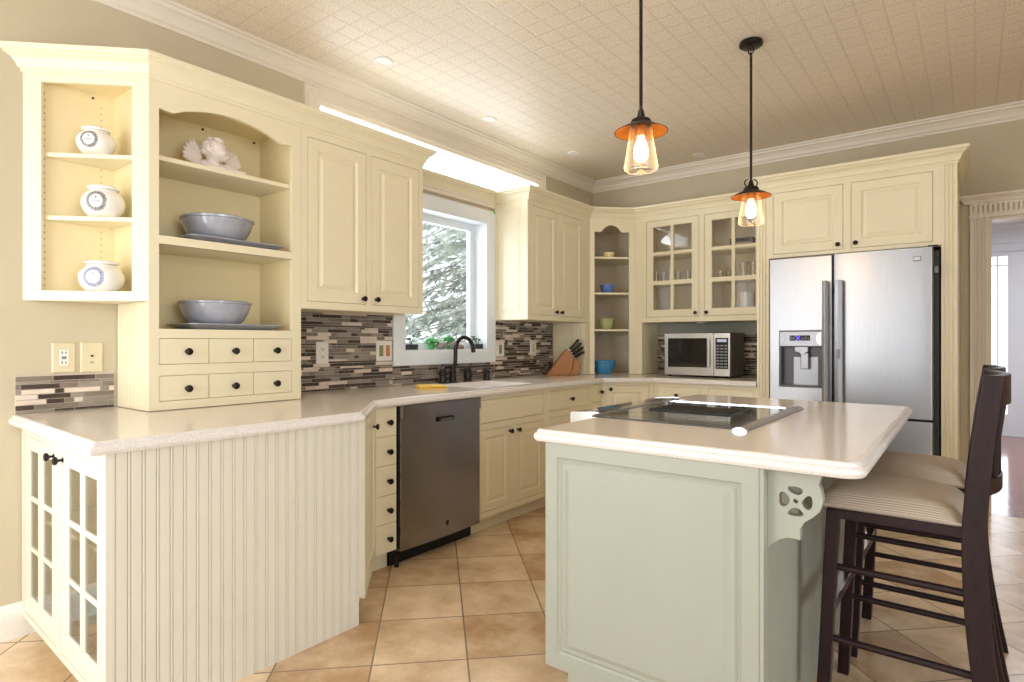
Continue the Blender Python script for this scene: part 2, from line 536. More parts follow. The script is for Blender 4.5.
def glass_door(parent, X, x0, x1, z0, z1, panes, kn=None, m=None, y=0., th=.02):
    g = .0025
    mb = MB(X).holed(x0 + g, x1 - g, z0 + g, z1 - g, panes, y, y + th)
    d = mb.build('door', m or CREAM, parent, bevel=.002, seg=1)
    px0 = min(p[0] for p in panes); px1 = max(p[1] for p in panes); pz0 = min(p[2] for p in panes); pz1 = max(p[3] for p in panes)
    MB(X).box(px0 - .004, px1 + .004, y + th * .6, y + th * .75, pz0 - .004, pz1 + .004).build('pane', CGLASS, d)
    if kn: knob(d, X, *kn, y=y)
    return d

def beadboard(X, x0, x1, z0, z1, y, t=.012, pitch=.042, d=.004):
    n = max(1, round((x1 - x0) / pitch)); p = (x1 - x0) / n
    pl = [(x0, y + t), (x0, y)]
    for i in range(n):
        a = x0 + i * p
        if i > 0: pl += [(a - .002, y), (a, y + d), (a + .002, y)]
        pl += [(a + .006, y - .0005), (a + .0085, y + d * .9), (a + .011, y)]
    pl += [(x1, y), (x1, y + t)]
    return MB(X).prism(pl, 'z', z0, z1)

def pilaster(X, x0, x1, z0, z1, y, depth, n=3):
    w = x1 - x0; m = w * .2; f = (w - 2 * m) / (n * 2 - 1)
    pl = [(x0, y + depth), (x0, y)]
    for i in range(n):
        a = x0 + m + i * 2 * f
        pl += [(a, y), (a + f * .25, y + .007), (a + f * .75, y + .007), (a + f, y)]
    pl += [(x1, y), (x1, y + depth)]
    return MB(X).prism(pl, 'z', z0, z1)

CROWN = [(0, 2.297), (.006, 2.297), (.006, 2.309), (.013, 2.314), (.018, 2.330), (.027, 2.346), (.040, 2.357), (.046, 2.359), (.046, 2.367), (.056, 2.372), (.060, 2.378), (.060, 2.392), (0, 2.392)]
def unit(a):
    l = math.hypot(*a); return (a[0] / l, a[1] / l)
def right(a, b):
    d = unit((b[0] - a[0], b[1] - a[1])); return (d[1], -d[0])
def miter(n1, n2):
    k = 1 + n1[0] * n2[0] + n1[1] * n2[1]
    return ((n1[0] + n2[0]) / k, (n1[1] + n2[1]) / k)
# the run of cabinet fronts, clockwise from the end shelf to the refrigerator surround
XF = .34
RUN = [(0, -4.602), (XF, -4.262), (XF, -2.689), (0, -2.689), (0, -1.568), (XF, -1.568), (XF, -.635), (.645, -.35), (1.804, -.35), (1.804, -.72), (2.989, -.72), (2.989, -.001)]
RN = [right(a, b) for a, b in zip(RUN, RUN[1:])]
RO = [(0, -R2)] + [miter(a, b) for a, b in zip(RN, RN[1:])] + [RN[-1]]
def crown(parent, pts, name='crown_moulding'):
    """pts: list of ('v', i) run vertices or ('e', i, (x,y)) plain cuts on edge i"""
    path, offs = [], []
    for p in pts:
        if p[0] == 'v': path.append(RUN[p[1]]); offs.append(RO[p[1]])
        else: path.append(p[2]); offs.append(RN[p[1]])
    return MB().sweep(CROWN, path, offs).build(name, CREAM, parent)

def carcass(parent, X, x0, x1, z0, z1, y0, y1, t=.016, m=None, name='carcass', shelves=()):
    """open-fronted box"""
    mb = MB(X)
    mb.box(x0, x0 + t, y0, y1, z0, z1).box(x1 - t, x1, y0, y1, z0, z1)
    mb.box(x0 + t, x1 - t, y0, y1, z0, z0 + t).box(x0 + t, x1 - t, y0, y1, z1 - t, z1)
    mb.box(x0 + t, x1 - t, y1 - t, y1, z0 + t, z1 - t)
    return mb.build(name, m or CREAMIN, parent)

# ------------------------------------------------------------------ the room
H = 2.8
RY, RX = -6.3, 5.6     # rear and right limits of the kitchen
structure(MB().box(-.15, RX + .15, RY - .15, 0, -.1, 0).build('floor', TILE))
structure(MB().box(-.15, RX + .15, RY - .15, .15, H, H + .1).build('ceiling', CEIL))
LW = xf((0, 0), 90)     # left-wall face coords: x = world y, y = depth behind the wall face
W1 = (-2.547, -1.668, 1.126, 2.142)
W2 = (-3.213, -.958, 2.36, 2.603)
W3 = (-6.15, -5.25, .9, 2.25)
structure(MB(LW).holed(RY, .15, 0, H, [W1, W2, W3], 0, .15).build('wall_left', WALLP))
DR = (3.15, 4.25, 0, 2.055)
structure(MB().holed(0, RX, 0, H, [(DR[0], DR[1], -.01, DR[3])], 0, .13).build('wall_back', WALLP))
W4 = (.15, 1.70, .15, 2.35)
W5 = (2.25, 3.35, .15, 2.35)
structure(MB(xf((0, RY), 0)).holed(0, RX, 0, H, [W4, W5], -.15, 0).build('wall_front', WALLP))
W6 = (-6.1, -4.2, .5, 2.5)
structure(MB(xf((RX, 0), 90)).holed(RY, .15, 0, H, [W6], -.15, 0).build('wall_right', WALLP))

CC = [(0, 2.697), (.010, 2.697), (.012, 2.712), (.022, 2.720), (.030, 2.742), (.050, 2.765), (.066, 2.772), (.070, 2.784), (.084, 2.788), (.088, H - .001), (0, H - .001)]
def ceil_crown(name, a, b, oa, ob):
    structure(MB().sweep(CC, [a, b], [oa, ob]).build(name, WARMTRIM))
ceil_crown('trim_1', (0, RY), (0, 0), (1, 1), (1, -1))
ceil_crown('trim_2', (0, 0), (RX, 0), (1, -1), (-1, -1))
ceil_crown('trim_3', (RX, 0), (RX, RY), (-1, -1), (-1, 1))
ceil_crown('trim_4', (RX, RY), (0, RY), (-1, 1), (1, 1))
BB = [(0, 0), (.016, 0), (.016, .10), (.013, .115), (.009, .122), (.007, .135), (0, .138)]
structure(MB().sweep(BB, [(0, -5.8), (0, -4.55)], [(1, 0), (1, 0)]).build('baseboard_left', WHITE))
structure(MB().sweep(BB, [(2.995, 0), (3.04, 0)], [(0, -1), (0, -1)]).build('baseboard_back', WHITE))

# windows
def window(name, X, op, depth=.10, fr=.045, mull=(), trim=None, tm=VINYL, fm=VINYL, trims=True, side_only=False):
    x0, x1, z0, z1 = op
    w = bpy.data.objects.new(name, None); COL.objects.link(w); structure(w)
    holes = []
    xs = [x0 + fr] + [c for m in mull for c in (m - .02, m + .02)] + [x1 - fr]
    for a, b in zip(xs[::2], xs[1::2]): holes.append((a, b, z0 + fr, z1 - fr))
    MB(X).holed(x0, x1, z0, z1, holes, depth, depth + .04).build('frame', fm, w, bevel=.004, seg=1)
    MB(X).box(x0 + fr - .005, x1 - fr + .005, depth + .017, depth + .023, z0 + fr - .005, z1 - fr + .005).build('pane', WGLASS, w)
    MB(X).holed(x0 - .001, x1 + .001, z0 - .001, z1 + .001, [(x0 + .012, x1 - .012, z0 + .006, z1 - .012)], -.001, depth).build('jamb', fm, w)
    if trims:
        tw = .095
        MB(X).nested(x0 - tw, x1 + tw, z0 - tw, z1 + tw, [(0, 0), (0, -.016), (.004, -.020), (tw - .012, -.016), (tw, -.012), (tw, 0)]).build('casing', tm, w)
    return w
def casing(X, op, tw, prof, m, name, parent):
    x0, x1, z0, z1 = op
    mb = MB(X)
    L = []
    for o, y in prof:
        L.append([mb.V((x0 - o, y, z0 - o)), mb.V((x1 + o, y, z0 - o)), mb.V((x1 + o, y, z1 + o)), mb.V((x0 - o, y, z1 + o))])
    for a, b in zip(L, L[1:]):
        for k in range(4): mb.F([a[k], a[(k + 1) % 4], b[(k + 1) % 4], b[k]])
    return mb.build(name, m, parent)
w1 = window('window_1', LW, W1, .115, .066, trims=False)
casing(LW, W1, .095, [(-.012, 0), (-.012, -.012), (0, -.015), (.012, -.018), (.090, -.020), (.095, -.016), (.095, 0)], VINYL, 'casing', w1)
w2 = window('window_2', LW, W2, .125, .014, mull=(-2.1,), trims=False)
casing(LW, W2, .095, [(-.008, 0), (-.008, -.010), (.012, -.012), (.016, -.018), (.03, -.018), (.034, -.013), (.05, -.013), (.054, -.018), (.066, -.018), (.07, -.014), (.085, -.014), (.089, -.020), (.097, -.020), (.097, 0)], WARMTRIM, 'casing', w2)
for nm, X, op in (('window_3', LW, W3), ('window_4', xf((0, RY), 180), (-W4[1], -W4[0], W4[2], W4[3])), ('window_5', xf((0, RY), 180), (-W5[1], -W5[0], W5[2], W5[3])), ('window_6', xf((RX, 0), -90), (4.2, 6.1, .5, 2.5))):
    mid = (op[0] + op[1]) / 2
    w = window(nm, X, op, .08, .06, mull=(mid,), trims=False)
    casing(X, op, .09, [(-.01, 0), (-.01, -.015), (.085, -.02), (.09, -.015), (.09, 0)], WHITE, 'casing', w)

# doorway casing in the back wall
def doorway():
    d = bpy.data.objects.new('trim_5', None); COL.objects.link(d); structure(d)
    for a, b in ((3.047, 3.152), (4.248, 4.353)):
        pilaster(ID, a, b, 0, 2.055, -.022, .022, 5).build('side_casing', WARMTRIM, d)
    MB().box(3.04, 4.36, -.028, 0, 2.055, 2.075).build('lower_band', WARMTRIM, d)
    mb = MB().holed(3.045, 4.355, 2.075, 2.155, [(3.06 + i * .027, 3.06 + i * .027 + .011, 2.088, 2.142) for i in range(48)], -.026, -.005)
    mb.box(3.045, 4.355, -.005, 0, 2.075, 2.155)
    mb.build('fluted_frieze', WARMTRIM, d)
    cp = [(0, 2.155), (.028, 2.155), (.034, 2.163), (.040, 2.178), (.058, 2.192), (.066, 2.195), (.072, 2.200), (.072, 2.212), (0, 2.212)]
    MB().sweep(cp, [(3.045, 0), (3.045, -.001), (4.355, -.001)], [(-1, 0), (-1, -1), (0, -1)]).build('head_cap', WARMTRIM, d)
    MB().box(3.15, 3.165, 0, .13, 0, 2.055).box(4.235, 4.25, 0, .13, 0, 2.055).box(3.165, 4.235, 0, .13, 2.04, 2.055).build('jamb', WARMTRIM, d)
doorway()

# the hall beyond the doorway
FY = 4.45
structure(MB().box(1.6, 5.4, 0.0, FY + .1, -.1, .0005).build('hall_floor', PLANK))
structure(MB().box(1.6, 5.4, .13, FY, 2.66, 2.76).build('hall_ceiling', WHITE))
structure(MB().holed(1.6, 5.4, 0, 2.66, [(3.06, 3.62, -.01, 2.33)], FY, FY + .12).build('wall_hall', VINYL))
structure(MB().box(1.5, 1.6, .13, FY, 0, 2.66).build('wall_hall_left', VINYL))
structure(MB().box(5.4, 5.5, .13, FY, 0, 2.66).build('wall_hall_right', VINYL))
structure(MB().sweep([(a, z - .14) for a, z in CC], [(1.6, FY), (5.4, FY)], [(0, -1), (0, -1)]).build('trim_6', VINYL))
structure(MB().box(3.7, 5.4, FY - .02, FY, 0, .09).build('baseboard_hall', WOODB))
def hall_door():
    d = bpy.data.objects.new('door_1', None); COL.objects.link(d); structure(d)
    MB().holed(3.06, 3.62, 0, 2.33, [(3.21, 3.29, .28, 2.15), (3.306, 3.397, .28, 2.15), (3.21, 3.29, 2.168, 2.275), (3.306, 3.397, 2.168, 2.275)], FY + .03, FY + .075).build('door_leaf', VINYL, d, bevel=.003, seg=1)
    MB().box(3.2, 3.405, FY + .05, FY + .056, .27, 2.28).build('pane', WGLASS, d)
    casing(xf((0, FY), 0), (3.06, 3.62, -.1, 2.33), .1, [(0, 0), (0, -.015), (.09, -.022), (.1, -.015), (.1, 0)], VINYL, 'casing', d)
hall_door()

# tiled splashback: linear glass-and-stone mosaic, one mesh per stretch of wall
TK = [mat('mosaic_dark_brown', (.065, .045, .035), .22, var=.25, scale=9), mat('mosaic_taupe', (.215, .172, .138), .28, var=.15, scale=9),
      mat('mosaic_grey', (.30, .262, .222), .28, var=.15, scale=9), mat('mosaic_cream', (.74, .63, .53), .35, var=.12, scale=12), mat('grout_tan', (.58, .50, .43), .85, var=.05)]
def mosaic(name, X, x0, x1, z0, z1, seed):
    rnd = random.Random(seed)
    mb = MB(X); mb.mi = 4
    mb.box(x0, x1, -.004, 0, z0, z1)
    z = z0 + .001
    while z < z1 - .004:
        h = min(rnd.choice((.009, .009, .0185, .0185, .0185)), z1 - z - .001)
        x = x0 + .001 - rnd.uniform(0, .08)
        while x < x1 - .003:
            l = rnd.choice((.03, .045, .06, .09, .11, .13, .15)) * (1 if h > .015 else 1.15)
            a, b = max(x, x0 + .001), min(x + l, x1 - .001)
            if b - a > .006:
                mb.mi = rnd.choices((0, 1, 2, 3), (36, 29, 20, 15) if h > .015 else (45, 30, 15, 10))[0]
                mb.nested(a, b, z, z + h, [(0, -.003), (0, -.0065), (.0008, -.0075)])
            x += l + .0034
        z += h + .0028
    return structure(mb.build(name, TK))
mosaic('trim_7', LW, -4.628, -4.276, .902, 1.058, 1)
mosaic('trim_8', LW, -3.546, -2.644, .902, 1.37, 2)
mosaic('trim_9', LW, -2.644, -1.571, .902, 1.03, 3)
mosaic('trim_10', LW, -1.571, -.735, .902, 1.375, 4)
mosaic('trim_11', ID, .665, 1.803, .902, 1.262, 5)

# ------------------------------------------------------------------ wall cabinets
EX = math.degrees(math.atan2(.34, .34))
def end_shelf():
    t = thing('corner_shelf_unit', 'cream angled open shelf unit on the wall end, holding three white jars', 'shelf unit', (.1, -4.35, 1.365))
    X = xf(RUN[0], 45); L = .4808
    MB(X).holed(0, L, 1.365, 2.30, [(.068, .416, 1.405, 2.262)], 0, .018).build('face_frame', CREAM, t)
    a = [(.004, -4.590), (.004, -4.266), (.330, -4.266)]     # triangle behind the face
    tri = [(.004, -4.574), (.004, -4.266), (.312, -4.266)]
    MB().prism(tri, 'z', 1.365, 1.405).build('bottom_board', CREAM, t)
    MB().prism(tri, 'z', 2.286, 2.30).build('top_board', CREAMIN, t)
    mb = MB().box(.004, .016, -4.56, -4.266, 1.405, 2.286)
    mb.mi = 1
    for k in range(30):
        z = 1.43 + k * .0275
        mb.lathe([(.0028, 0), (.0028, .0007)], 8, (.0158, -4.535, z), 'x')
        mb.lathe([(.0022, 0), (.0022, .0007)], 8, (.0158, -4.330, z), 'x')
    mb.build('back_panel', [CREAMIN, GAP], t)
    MB().box(.016, .300, -4.278, -4.266, 1.405, 2.286).build('side_panel', CREAMIN, t)
    MB().lathe([(.005, 0), (.005, .002)], 12, (.0165, -4.362, 2.262), 'x').build('screw_cap', BRONZE, t)
    st = [(.018, -4.545), (.018, -4.280), (.283, -4.280)]
    for z in (1.963, 1.701):
        MB().prism(st, 'z', z, z + .017).build('shelf', CREAM, t)
    crown(t, [('v', 0), ('v', 1)])
end_shelf()

HX = xf((XF, 0), 90)          # left-wall cabinet fronts: x = world y, y = depth into cabinet
def hutch():
    t = thing('hutch', 'cream hutch standing on the counter, arched open shelves over six small drawers', 'hutch', (.17, -3.9, .902))
    y0, y1 = -4.262, -3.546
    arch = []
    for k in range(17):
        u = k / 16; arch.append((-4.15 + u * (.481), 2.187 + .052 * math.sin(PI * u) ** .8))
    poly = [(-4.222, 2.262), (-4.222, 2.186), (-4.163, 2.181)] + arch + [(-3.656, 2.181), (-3.597, 2.187), (-3.597, 2.262)]
    mb = MB(HX).holed(y0, y1, .903, 2.30, [(-4.222, -3.597, .940, 1.050), (-4.222, -3.597, 1.097, 1.210), (-4.222, -3.597, 1.250, 1.612), (-4.222, -3.597, 1.648, 2.262)], 0, .02)
    mb.prism(poly, 'y', 0, .02)
    mb.build('face_frame', CREAM, t)
    mb = MB(HX)
    mb.box(y0 + .004, y0 + .030, .02, .335, 1.366, 2.298).box(y0 + .012, y0 + .030, .02, .335, .903, 1.366)
    mb.box(y1 - .040, y1, .02, .335, .903, 2.298)
    mb.box(y0 + .03, y1 - .04, .325, .335, .903, 2.298).box(y0 + .03, y1 - .04, .02, .325, 2.275, 2.298)
    mb.build('carcass', CREAMIN, t)
    for n, z, th, f in (('shelf', 1.230, .020, .02), ('shelf', 1.612, .036, .001), ('shelf', 1.975, .021, .03)):
        MB(HX).box(y0 + .031, y1 - .041, f, .324, z, z + th).build(n, CREAM, t, bevel=.002, seg=1)
    beadboard(xf((0, y0), 0), .006, XF - .0205, .903, 1.364, 0, .011, .030).build('beadboard_side', CREAM, t)
    for zc, za, zb in ((.99, .940, 1.050), (1.152, 1.097, 1.210)):
        for a, b, k in ((-4.222, -4.011, -4.107), (-4.011, -3.800, -3.896), (-3.800, -3.597, -3.687)):
            slab_front(t, HX, a, b, za, zb, [(k, zc)], bead=False, g=.0018, kr=1.05, y=.002)
    for yy, zz in ((-3.889, 2.258), (-3.62, 2.260)):
        MB(HX).lathe([(.006, -.001), (.006, .003)], 12, (yy, .322, zz), 'y').build('screw_cap', BRONZE, t)
    crown(t, [('v', 1), ('e', 1, (XF, y1))])
hutch()

def wall_cab(name, label, y0, y1, doors, kn, ends, left_panel=False):
    t = thing(name, label, 'wall cabinet', (XF / 2, (y0 + y1) / 2, 1.366))
    MB(HX).holed(y0, y1, 1.368, 2.30, [(a, b, 1.405, 2.260) for a, b in doors], 0, .02).build('face_frame', CREAM, t)
    mb = MB(HX).box(y0, y1, .0205, .337, 1.366, 2.298)
    mb.build('carcass', [CREAM], t)
    for (a, b), k in zip(doors, kn): raised_door(t, HX, a, b, 1.405, 2.260, (k, 1.437))
    return t
c1 = wall_cab('wall_cabinet', 'cream two-door wall cabinet between the arched hutch and the window', -3.545, -2.689, ((-3.508, -3.128), (-3.091, -2.722)), (-3.154, -3.060), None)
crown(c1, [('e', 1, (XF, -3.545)), ('v', 2), ('v', 3)])
c2 = wall_cab('wall_cabinet', 'cream two-door wall cabinet right of the window, above the knife block', -1.568, -.637, ((-1.530, -1.158), (-1.143, -.752)), (-1.190, -1.112), None)
crown(c2, [('v', 4), ('v', 5), ('e', 5, (XF, -.637))])
MB(xf((0, -1.5765), 0)).nested(.004, XF - .001, 1.369, 2.294, [(0, .0082), (0, .001), (.001, 0), (.055, 0), (.060, .005), (.070, .0065), (.095, .0005)]).build('end_panel', CREAM, c2)
# moulding on the wall between the two cabinets
bm_ = crown(None, [('v', 3), ('v', 4)], 'trim_12')
structure(bm_)

def corner_unit():
    t = thing('corner_cabinet', 'cream diagonal corner cabinet with arched opening, its open shelves holding small bowls', 'corner cabinet', (.3, -.3, .902))
    p0, p1 = RUN[6], RUN[7]
    ang = math.degrees(math.atan2(p1[1] - p0[1], p1[0] - p0[0])); L = math.hypot(p1[0] - p0[0], p1[1] - p0[1])
    X = xf(p0, ang)
    arch = [(.112 + .168 * k / 12, 2.190 + .052 * math.sin(PI * k / 12) ** .7) for k in range(13)]
    poly = [(.043, 2.255), (.043, 2.182), (.102, 2.180)] + arch + [(.290, 2.180), (.361, 2.182), (.361, 2.255)]
    mb = MB(X).holed(0, L, .903, 2.30, [(.043, .361, .902, 2.255)], 0, .02)
    mb.prism(poly, 'y', 0, .02)
    mb.build('face_frame', CREAM, t)
    MB().box(.008, .022, -.632, -.008, .903, 2.298).box(.022, .630, -.022, -.008, .903, 2.298).build('back_panel', CABIN, t)
    beadboard(xf((0, -.72), 0), .003, XF - .0215, .903, 1.364, 0, .012, .034).build('beadboard_side', CREAM, t)
    MB().box(XF - .021, XF, -.720, -.6375, .903, 1.364).build('corner_stile', CREAM, t)
    MB().box(.022, .31, -.632, -.620, .903, 2.298).build('side_panel', CABIN, t)
    MB().box(.628, .640, -.325, -.022, .903, 2.298).build('side_panel', CABIN, t)
    sh = [(.024, -.618), (.330, -.618), (.350, -.604), (.600, -.370), (.626, -.345), (.626, -.024), (.024, -.024)]
    for z in (1.943, 1.621, 1.290):
        MB().prism(sh, 'z', z, z + .016).build('shelf', CREAM, t)
    MB().prism(sh, 'z', 2.262, 2.298).build('top_board', CABIN, t)
    crown(t, [('e', 5, (XF, -.6365)), ('v', 6), ('v', 7)])
    return X
CX_ = corner_unit()

def glass_cab():
    t = thing('glass_front_cabinet', 'cream cabinet with two six-pane glass doors above the microwave niche', 'wall cabinet', (1.2, -.17, .902))
    X = xf((0, -.35), 0)
    x0, x1 = .646, 1.803
    MB(X).holed(x0, x1, .903, 2.30, [(.712, 1.803, .902, 1.366), (.752, 1.232, 1.410, 2.262), (1.275, 1.755, 1.410, 2.262)], 0, .02).build('face_frame', CREAM, t)
    carcass(t, X, x0 + .04, x1, 1.366, 2.298, .0205, .342, m=CABIN)
    for z in (1.718, 1.968):
        MB(X).box(x0 + .057, x1 - .017, .05, .325, z - .016, z).build('shelf', CREAM, t)
    beadboard(xf((.712, 0), 90), -.33, -.009, .903, 1.365, -.001, .012, .03).build('niche_side', CREAM, t)
    for a, b, k in ((.752, 1.232, 1.205), (1.275, 1.755, 1.300)):
        xa = a + .064; xb = b - .064; m = (xa + xb) / 2
        cols = ((xa, m - .014), (m + .014, xb))
        rows = ((1.474, 1.692), (1.730, 1.956), (1.984, 2.206))
        glass_door(t, X, a, b, 1.410, 2.262, [(c[0], c[1], r[0], r[1]) for c in cols for r in rows], (k, 1.440))
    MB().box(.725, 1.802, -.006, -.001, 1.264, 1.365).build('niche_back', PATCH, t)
    crown(t, [('v', 7), ('v', 8)])
glass_cab()
tag(MB().lathe([(.030, 0), (.034, -.003), (.034, -.010), (.028, -.013), (0, -.013)], 20, (1.2, -.22, 1.365)).build('puck_light', PLATEW, smooth=True), 'small white puck light under the glass-door cabinet', 'light')

def fridge_surround():
    t = thing('refrigerator_surround', 'cream refrigerator surround with fluted posts and two raised-panel doors on top', 'cabinet', (2.396, -.36, 0))
    X = xf((0, -.72), 0)
    pilaster(X, 1.804, 1.888, 0, 2.298, 0, .10).build('fluted_post', CREAM, t)
    pilaster(X, 2.908, 2.989, 0, 2.298, 0, .10).build('fluted_post', CREAM, t)
    MB(X).box(1.805, 1.825, .1, .715, 0, 2.298).build('side_panel', CREAM, t)
    MB(X).box(2.969, 2.988, .1, .715, 0, 2.298).build('side_panel', CREAM, t)
    MB(X).holed(1.8885, 2.9075, 1.798, 2.298, [(1.915, 2.366, 1.824, 2.268), (2.412, 2.866, 1.824, 2.268)], 0, .02).build('face_frame', CREAM, t)
    MB(X).box(1.826, 2.968, .1, .70, 1.80, 2.296).build('carcass', CREAMIN, t)
    raised_door(t, X, 1.915, 2.366, 1.824, 2.268, (2.336, 1.857))
    raised_door(t, X, 2.412, 2.866, 1.824, 2.268, (2.442, 1.857))
    crown(t, [('v', 8), ('v', 9), ('v', 10), ('v', 11)])
fridge_surround()

# ------------------------------------------------------------------ base cabinets
BX = .668
BXF = xf((BX, 0), 90)
def peninsula():
    t = thing('peninsula_cabinet', 'cream peninsula base cabinet with beadboard side and two glass doors on its end', 'base cabinet', (.5, -4.1, 0))
    e0, e1 = (.004, -4.607), (1.02, -4.643)
    L = math.hypot(e1[0] - e0[0], e1[1] - e0[1]); ang = math.degrees(math.atan2(e1[1] - e0[1], e1[0] - e0[0]))
    X = xf(e0, ang)
    dl = (.045, .492); drr = (.552, .972)
    # end face with doors
    MB(X).holed(0, L, .085, .858, [(dl[0], dl[1], .112, .822), (drr[0], drr[1], .112, .822)], 0, .02).build('face_frame', CREAM_DAYLIT, t)
    rows = ((.196, .375), (.392, .571), (.591, .768))
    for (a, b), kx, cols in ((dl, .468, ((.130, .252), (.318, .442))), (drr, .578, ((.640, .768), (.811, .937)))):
        glass_door(t, X, a, b, .112, .822, [(c0, c1, r0, r1) for c0, c1 in cols for r0, r1 in rows], (kx, .786), m=CREAM_DAYLIT, th=.009)
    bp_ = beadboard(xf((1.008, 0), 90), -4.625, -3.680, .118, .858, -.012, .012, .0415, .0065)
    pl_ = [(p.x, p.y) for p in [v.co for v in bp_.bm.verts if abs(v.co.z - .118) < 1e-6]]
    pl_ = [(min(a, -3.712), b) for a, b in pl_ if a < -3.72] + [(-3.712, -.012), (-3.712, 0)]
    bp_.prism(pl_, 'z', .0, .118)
    bp_.build('beadboard_panel', CREAM_DAYLIT, t)
    MB().box(.99, 1.006, -4.626, -3.70, .085, .858).box(.012, .03, -4.58, -3.70, .085, .858).build('inner_side', CREAMIN, t)
    MB().prism([(.012, -4.585), (.988, -4.628), (.988, -3.70), (.68, -3.37), (.012, -3.37)], 'z', .085, .105).build('floor_board', CREAMIN, t)
    MB().box(.03, .99, -4.13, -4.115, .105, .858).build('back_panel', CREAMIN, t)
    MB().box(.035, .985, -4.55, -4.14, .46, .476).build('shelf', CREAMIN, t)
    MB().box(.012, .99, -4.52, -4.50, .0, .085).build('toe_kick', CREAM_DAYLIT, t)
    # angled return with a narrow door
    Y = xf((1.016, -3.676), 135)
    L2 = .478
    MB(Y).holed(0, L2, .10, .858, [(.04, .44, .125, .83)], 0, .02).build('return_frame', CREAM, t)
    raised_door(t, Y, .04, .44, .125, .83, (.33, .785), m=CREAM)
    MB(Y).box(.06, L2 + .02, .05, .066, 0, .10).build('return_toe_kick', CREAM_DAYLIT, t)
    MB(Y).box(.05, L2, .0205, .036, .10, .858).build('return_backing', CREAMIN, t)
peninsula()
# basket and box seen through the peninsula glass
tag(MB(xf((.42, -4.595), 0)).box(0, .24, 0, .12, .107, .215).build('woven_basket', mat('woven_straw', (.42, .30, .17), .8, var=.35, scale=60, stretch=(1, 1, 4), bump=.6, bscale=90), bevel=.012), 'brown woven basket behind the lower right glass door of the peninsula', 'basket')
tag(MB(xf((.42, -4.595), 0)).box(.005, .235, .005, .115, .2155, .262).build('teal_box', TEAL, bevel=.006), 'flat teal box on the woven basket inside the peninsula', 'box')

def drawer_stack():
    t = thing('drawer_cabinet', 'narrow cream cabinet with five stacked small drawers, left of the dishwasher', 'base cabinet', (.4, -3.265, 0))
    MB(BXF).box(-3.340, -3.192, .021, .6, .10, .858).build('carcass', CREAM, t)
    zs = (.102, .253, .399, .554, .705, .857)
    for a, b in zip(zs, zs[1:]):
        slab_front(t, BXF, -3.338, -3.193, a, b, [(-3.249, (a + b) / 2 - .004)], g=.0012, bead=False)
    MB(BXF).box(-3.340, -3.20, .07, .085, 0, .10).build('toe_kick', CREAM, t)
drawer_stack()

def dishwasher():
    t = thing('dishwasher', 'stainless steel dishwasher under the counter between the drawer stack and sink cabinet', 'dishwasher', (.4, -2.86, 0))
    MB(BXF).box(-3.185, -2.535, .03, .60, .09, .855).build('tub', BLACK, t)
    # slightly bowed door
    pl = [(-3.176, .03), (-3.176, -.004)] + [(-3.170 + .63 * k / 10, -.012 - .010 * math.sin(PI * k / 10)) for k in range(11)] + [(-2.534, -.004), (-2.534, .03)]
    d = MB(BXF).prism(pl, 'z', .088, .785).build('door', DSTEEL, t, smooth=True)
    pl2 = [(a, b - .010 if b < .02 else b) for a, b in pl]
    c = MB(BXF).prism(pl2, 'z', .787, .856).build('control_strip', DSTEEL, t, smooth=True, bevel=.003)
    MB(BXF).box(-2.915, -2.785, -.0335, -.026, .746, .772).build('handle_pocket', BLACK, t, bevel=.004)
    MB(BXF).box(-2.90, -2.80, -.036, -.033, .750, .762).build('handle_lip', DSTEEL, t)
    # small dark emblem low on the door
    MB(BXF).prism([(-2.846, .172), (-2.838, .158), (-2.838, .146), (-2.832, .150), (-2.826, .146), (-2.826, .158), (-2.818, .172), (-2.827, .168), (-2.832, .178), (-2.837, .168)], 'y', -.0245, -.021).build('emblem', BLACK, t)
    MB(BXF).box(-3.19, -2.54, .06, .075, .0, .088).build('kick_plate', BLACK, t)
    MB(BXF).box(-3.188, -3.178, -.004, .03, .10, .85).build('door_seal', BLACK, t)
    MB(BXF).lathe([(.012, 0), (.012, .07)], 12, (-3.175, .02, .001)).build('foot', BLACK, t)
dishwasher()

def sink_cab():
    t = thing('sink_cabinet', 'cream two-door sink cabinet with plain false drawer front, right of the dishwasher', 'base cabinet', (.4, -2.165, 0))
    MB(BXF).holed(-2.531, -1.801, .10, .858, [(-2.519, -1.834, .687, .832), (-2.519, -2.214, .135, .645), (-2.160, -1.834, .135, .645)], 0, .02).build('face_frame', CREAM, t)
    MB(BXF).box(-2.531, -1.801, .0205, .035, .10, .69).build('carcass', CREAM, t)
    slab_front(t, BXF, -2.519, -1.834, .687, .832, name='false_front', bead=False)
    raised_door(t, BXF, -2.519, -2.214, .135, .645, (-2.226, .612), fw=.05)
    raised_door(t, BXF, -2.160, -1.834, .135, .645, (-2.140, .612), fw=.05)
    MB(BXF).box(-2.531, -1.801, .07, .085, 0, .10).build('toe_kick', CREAM, t)
sink_cab()

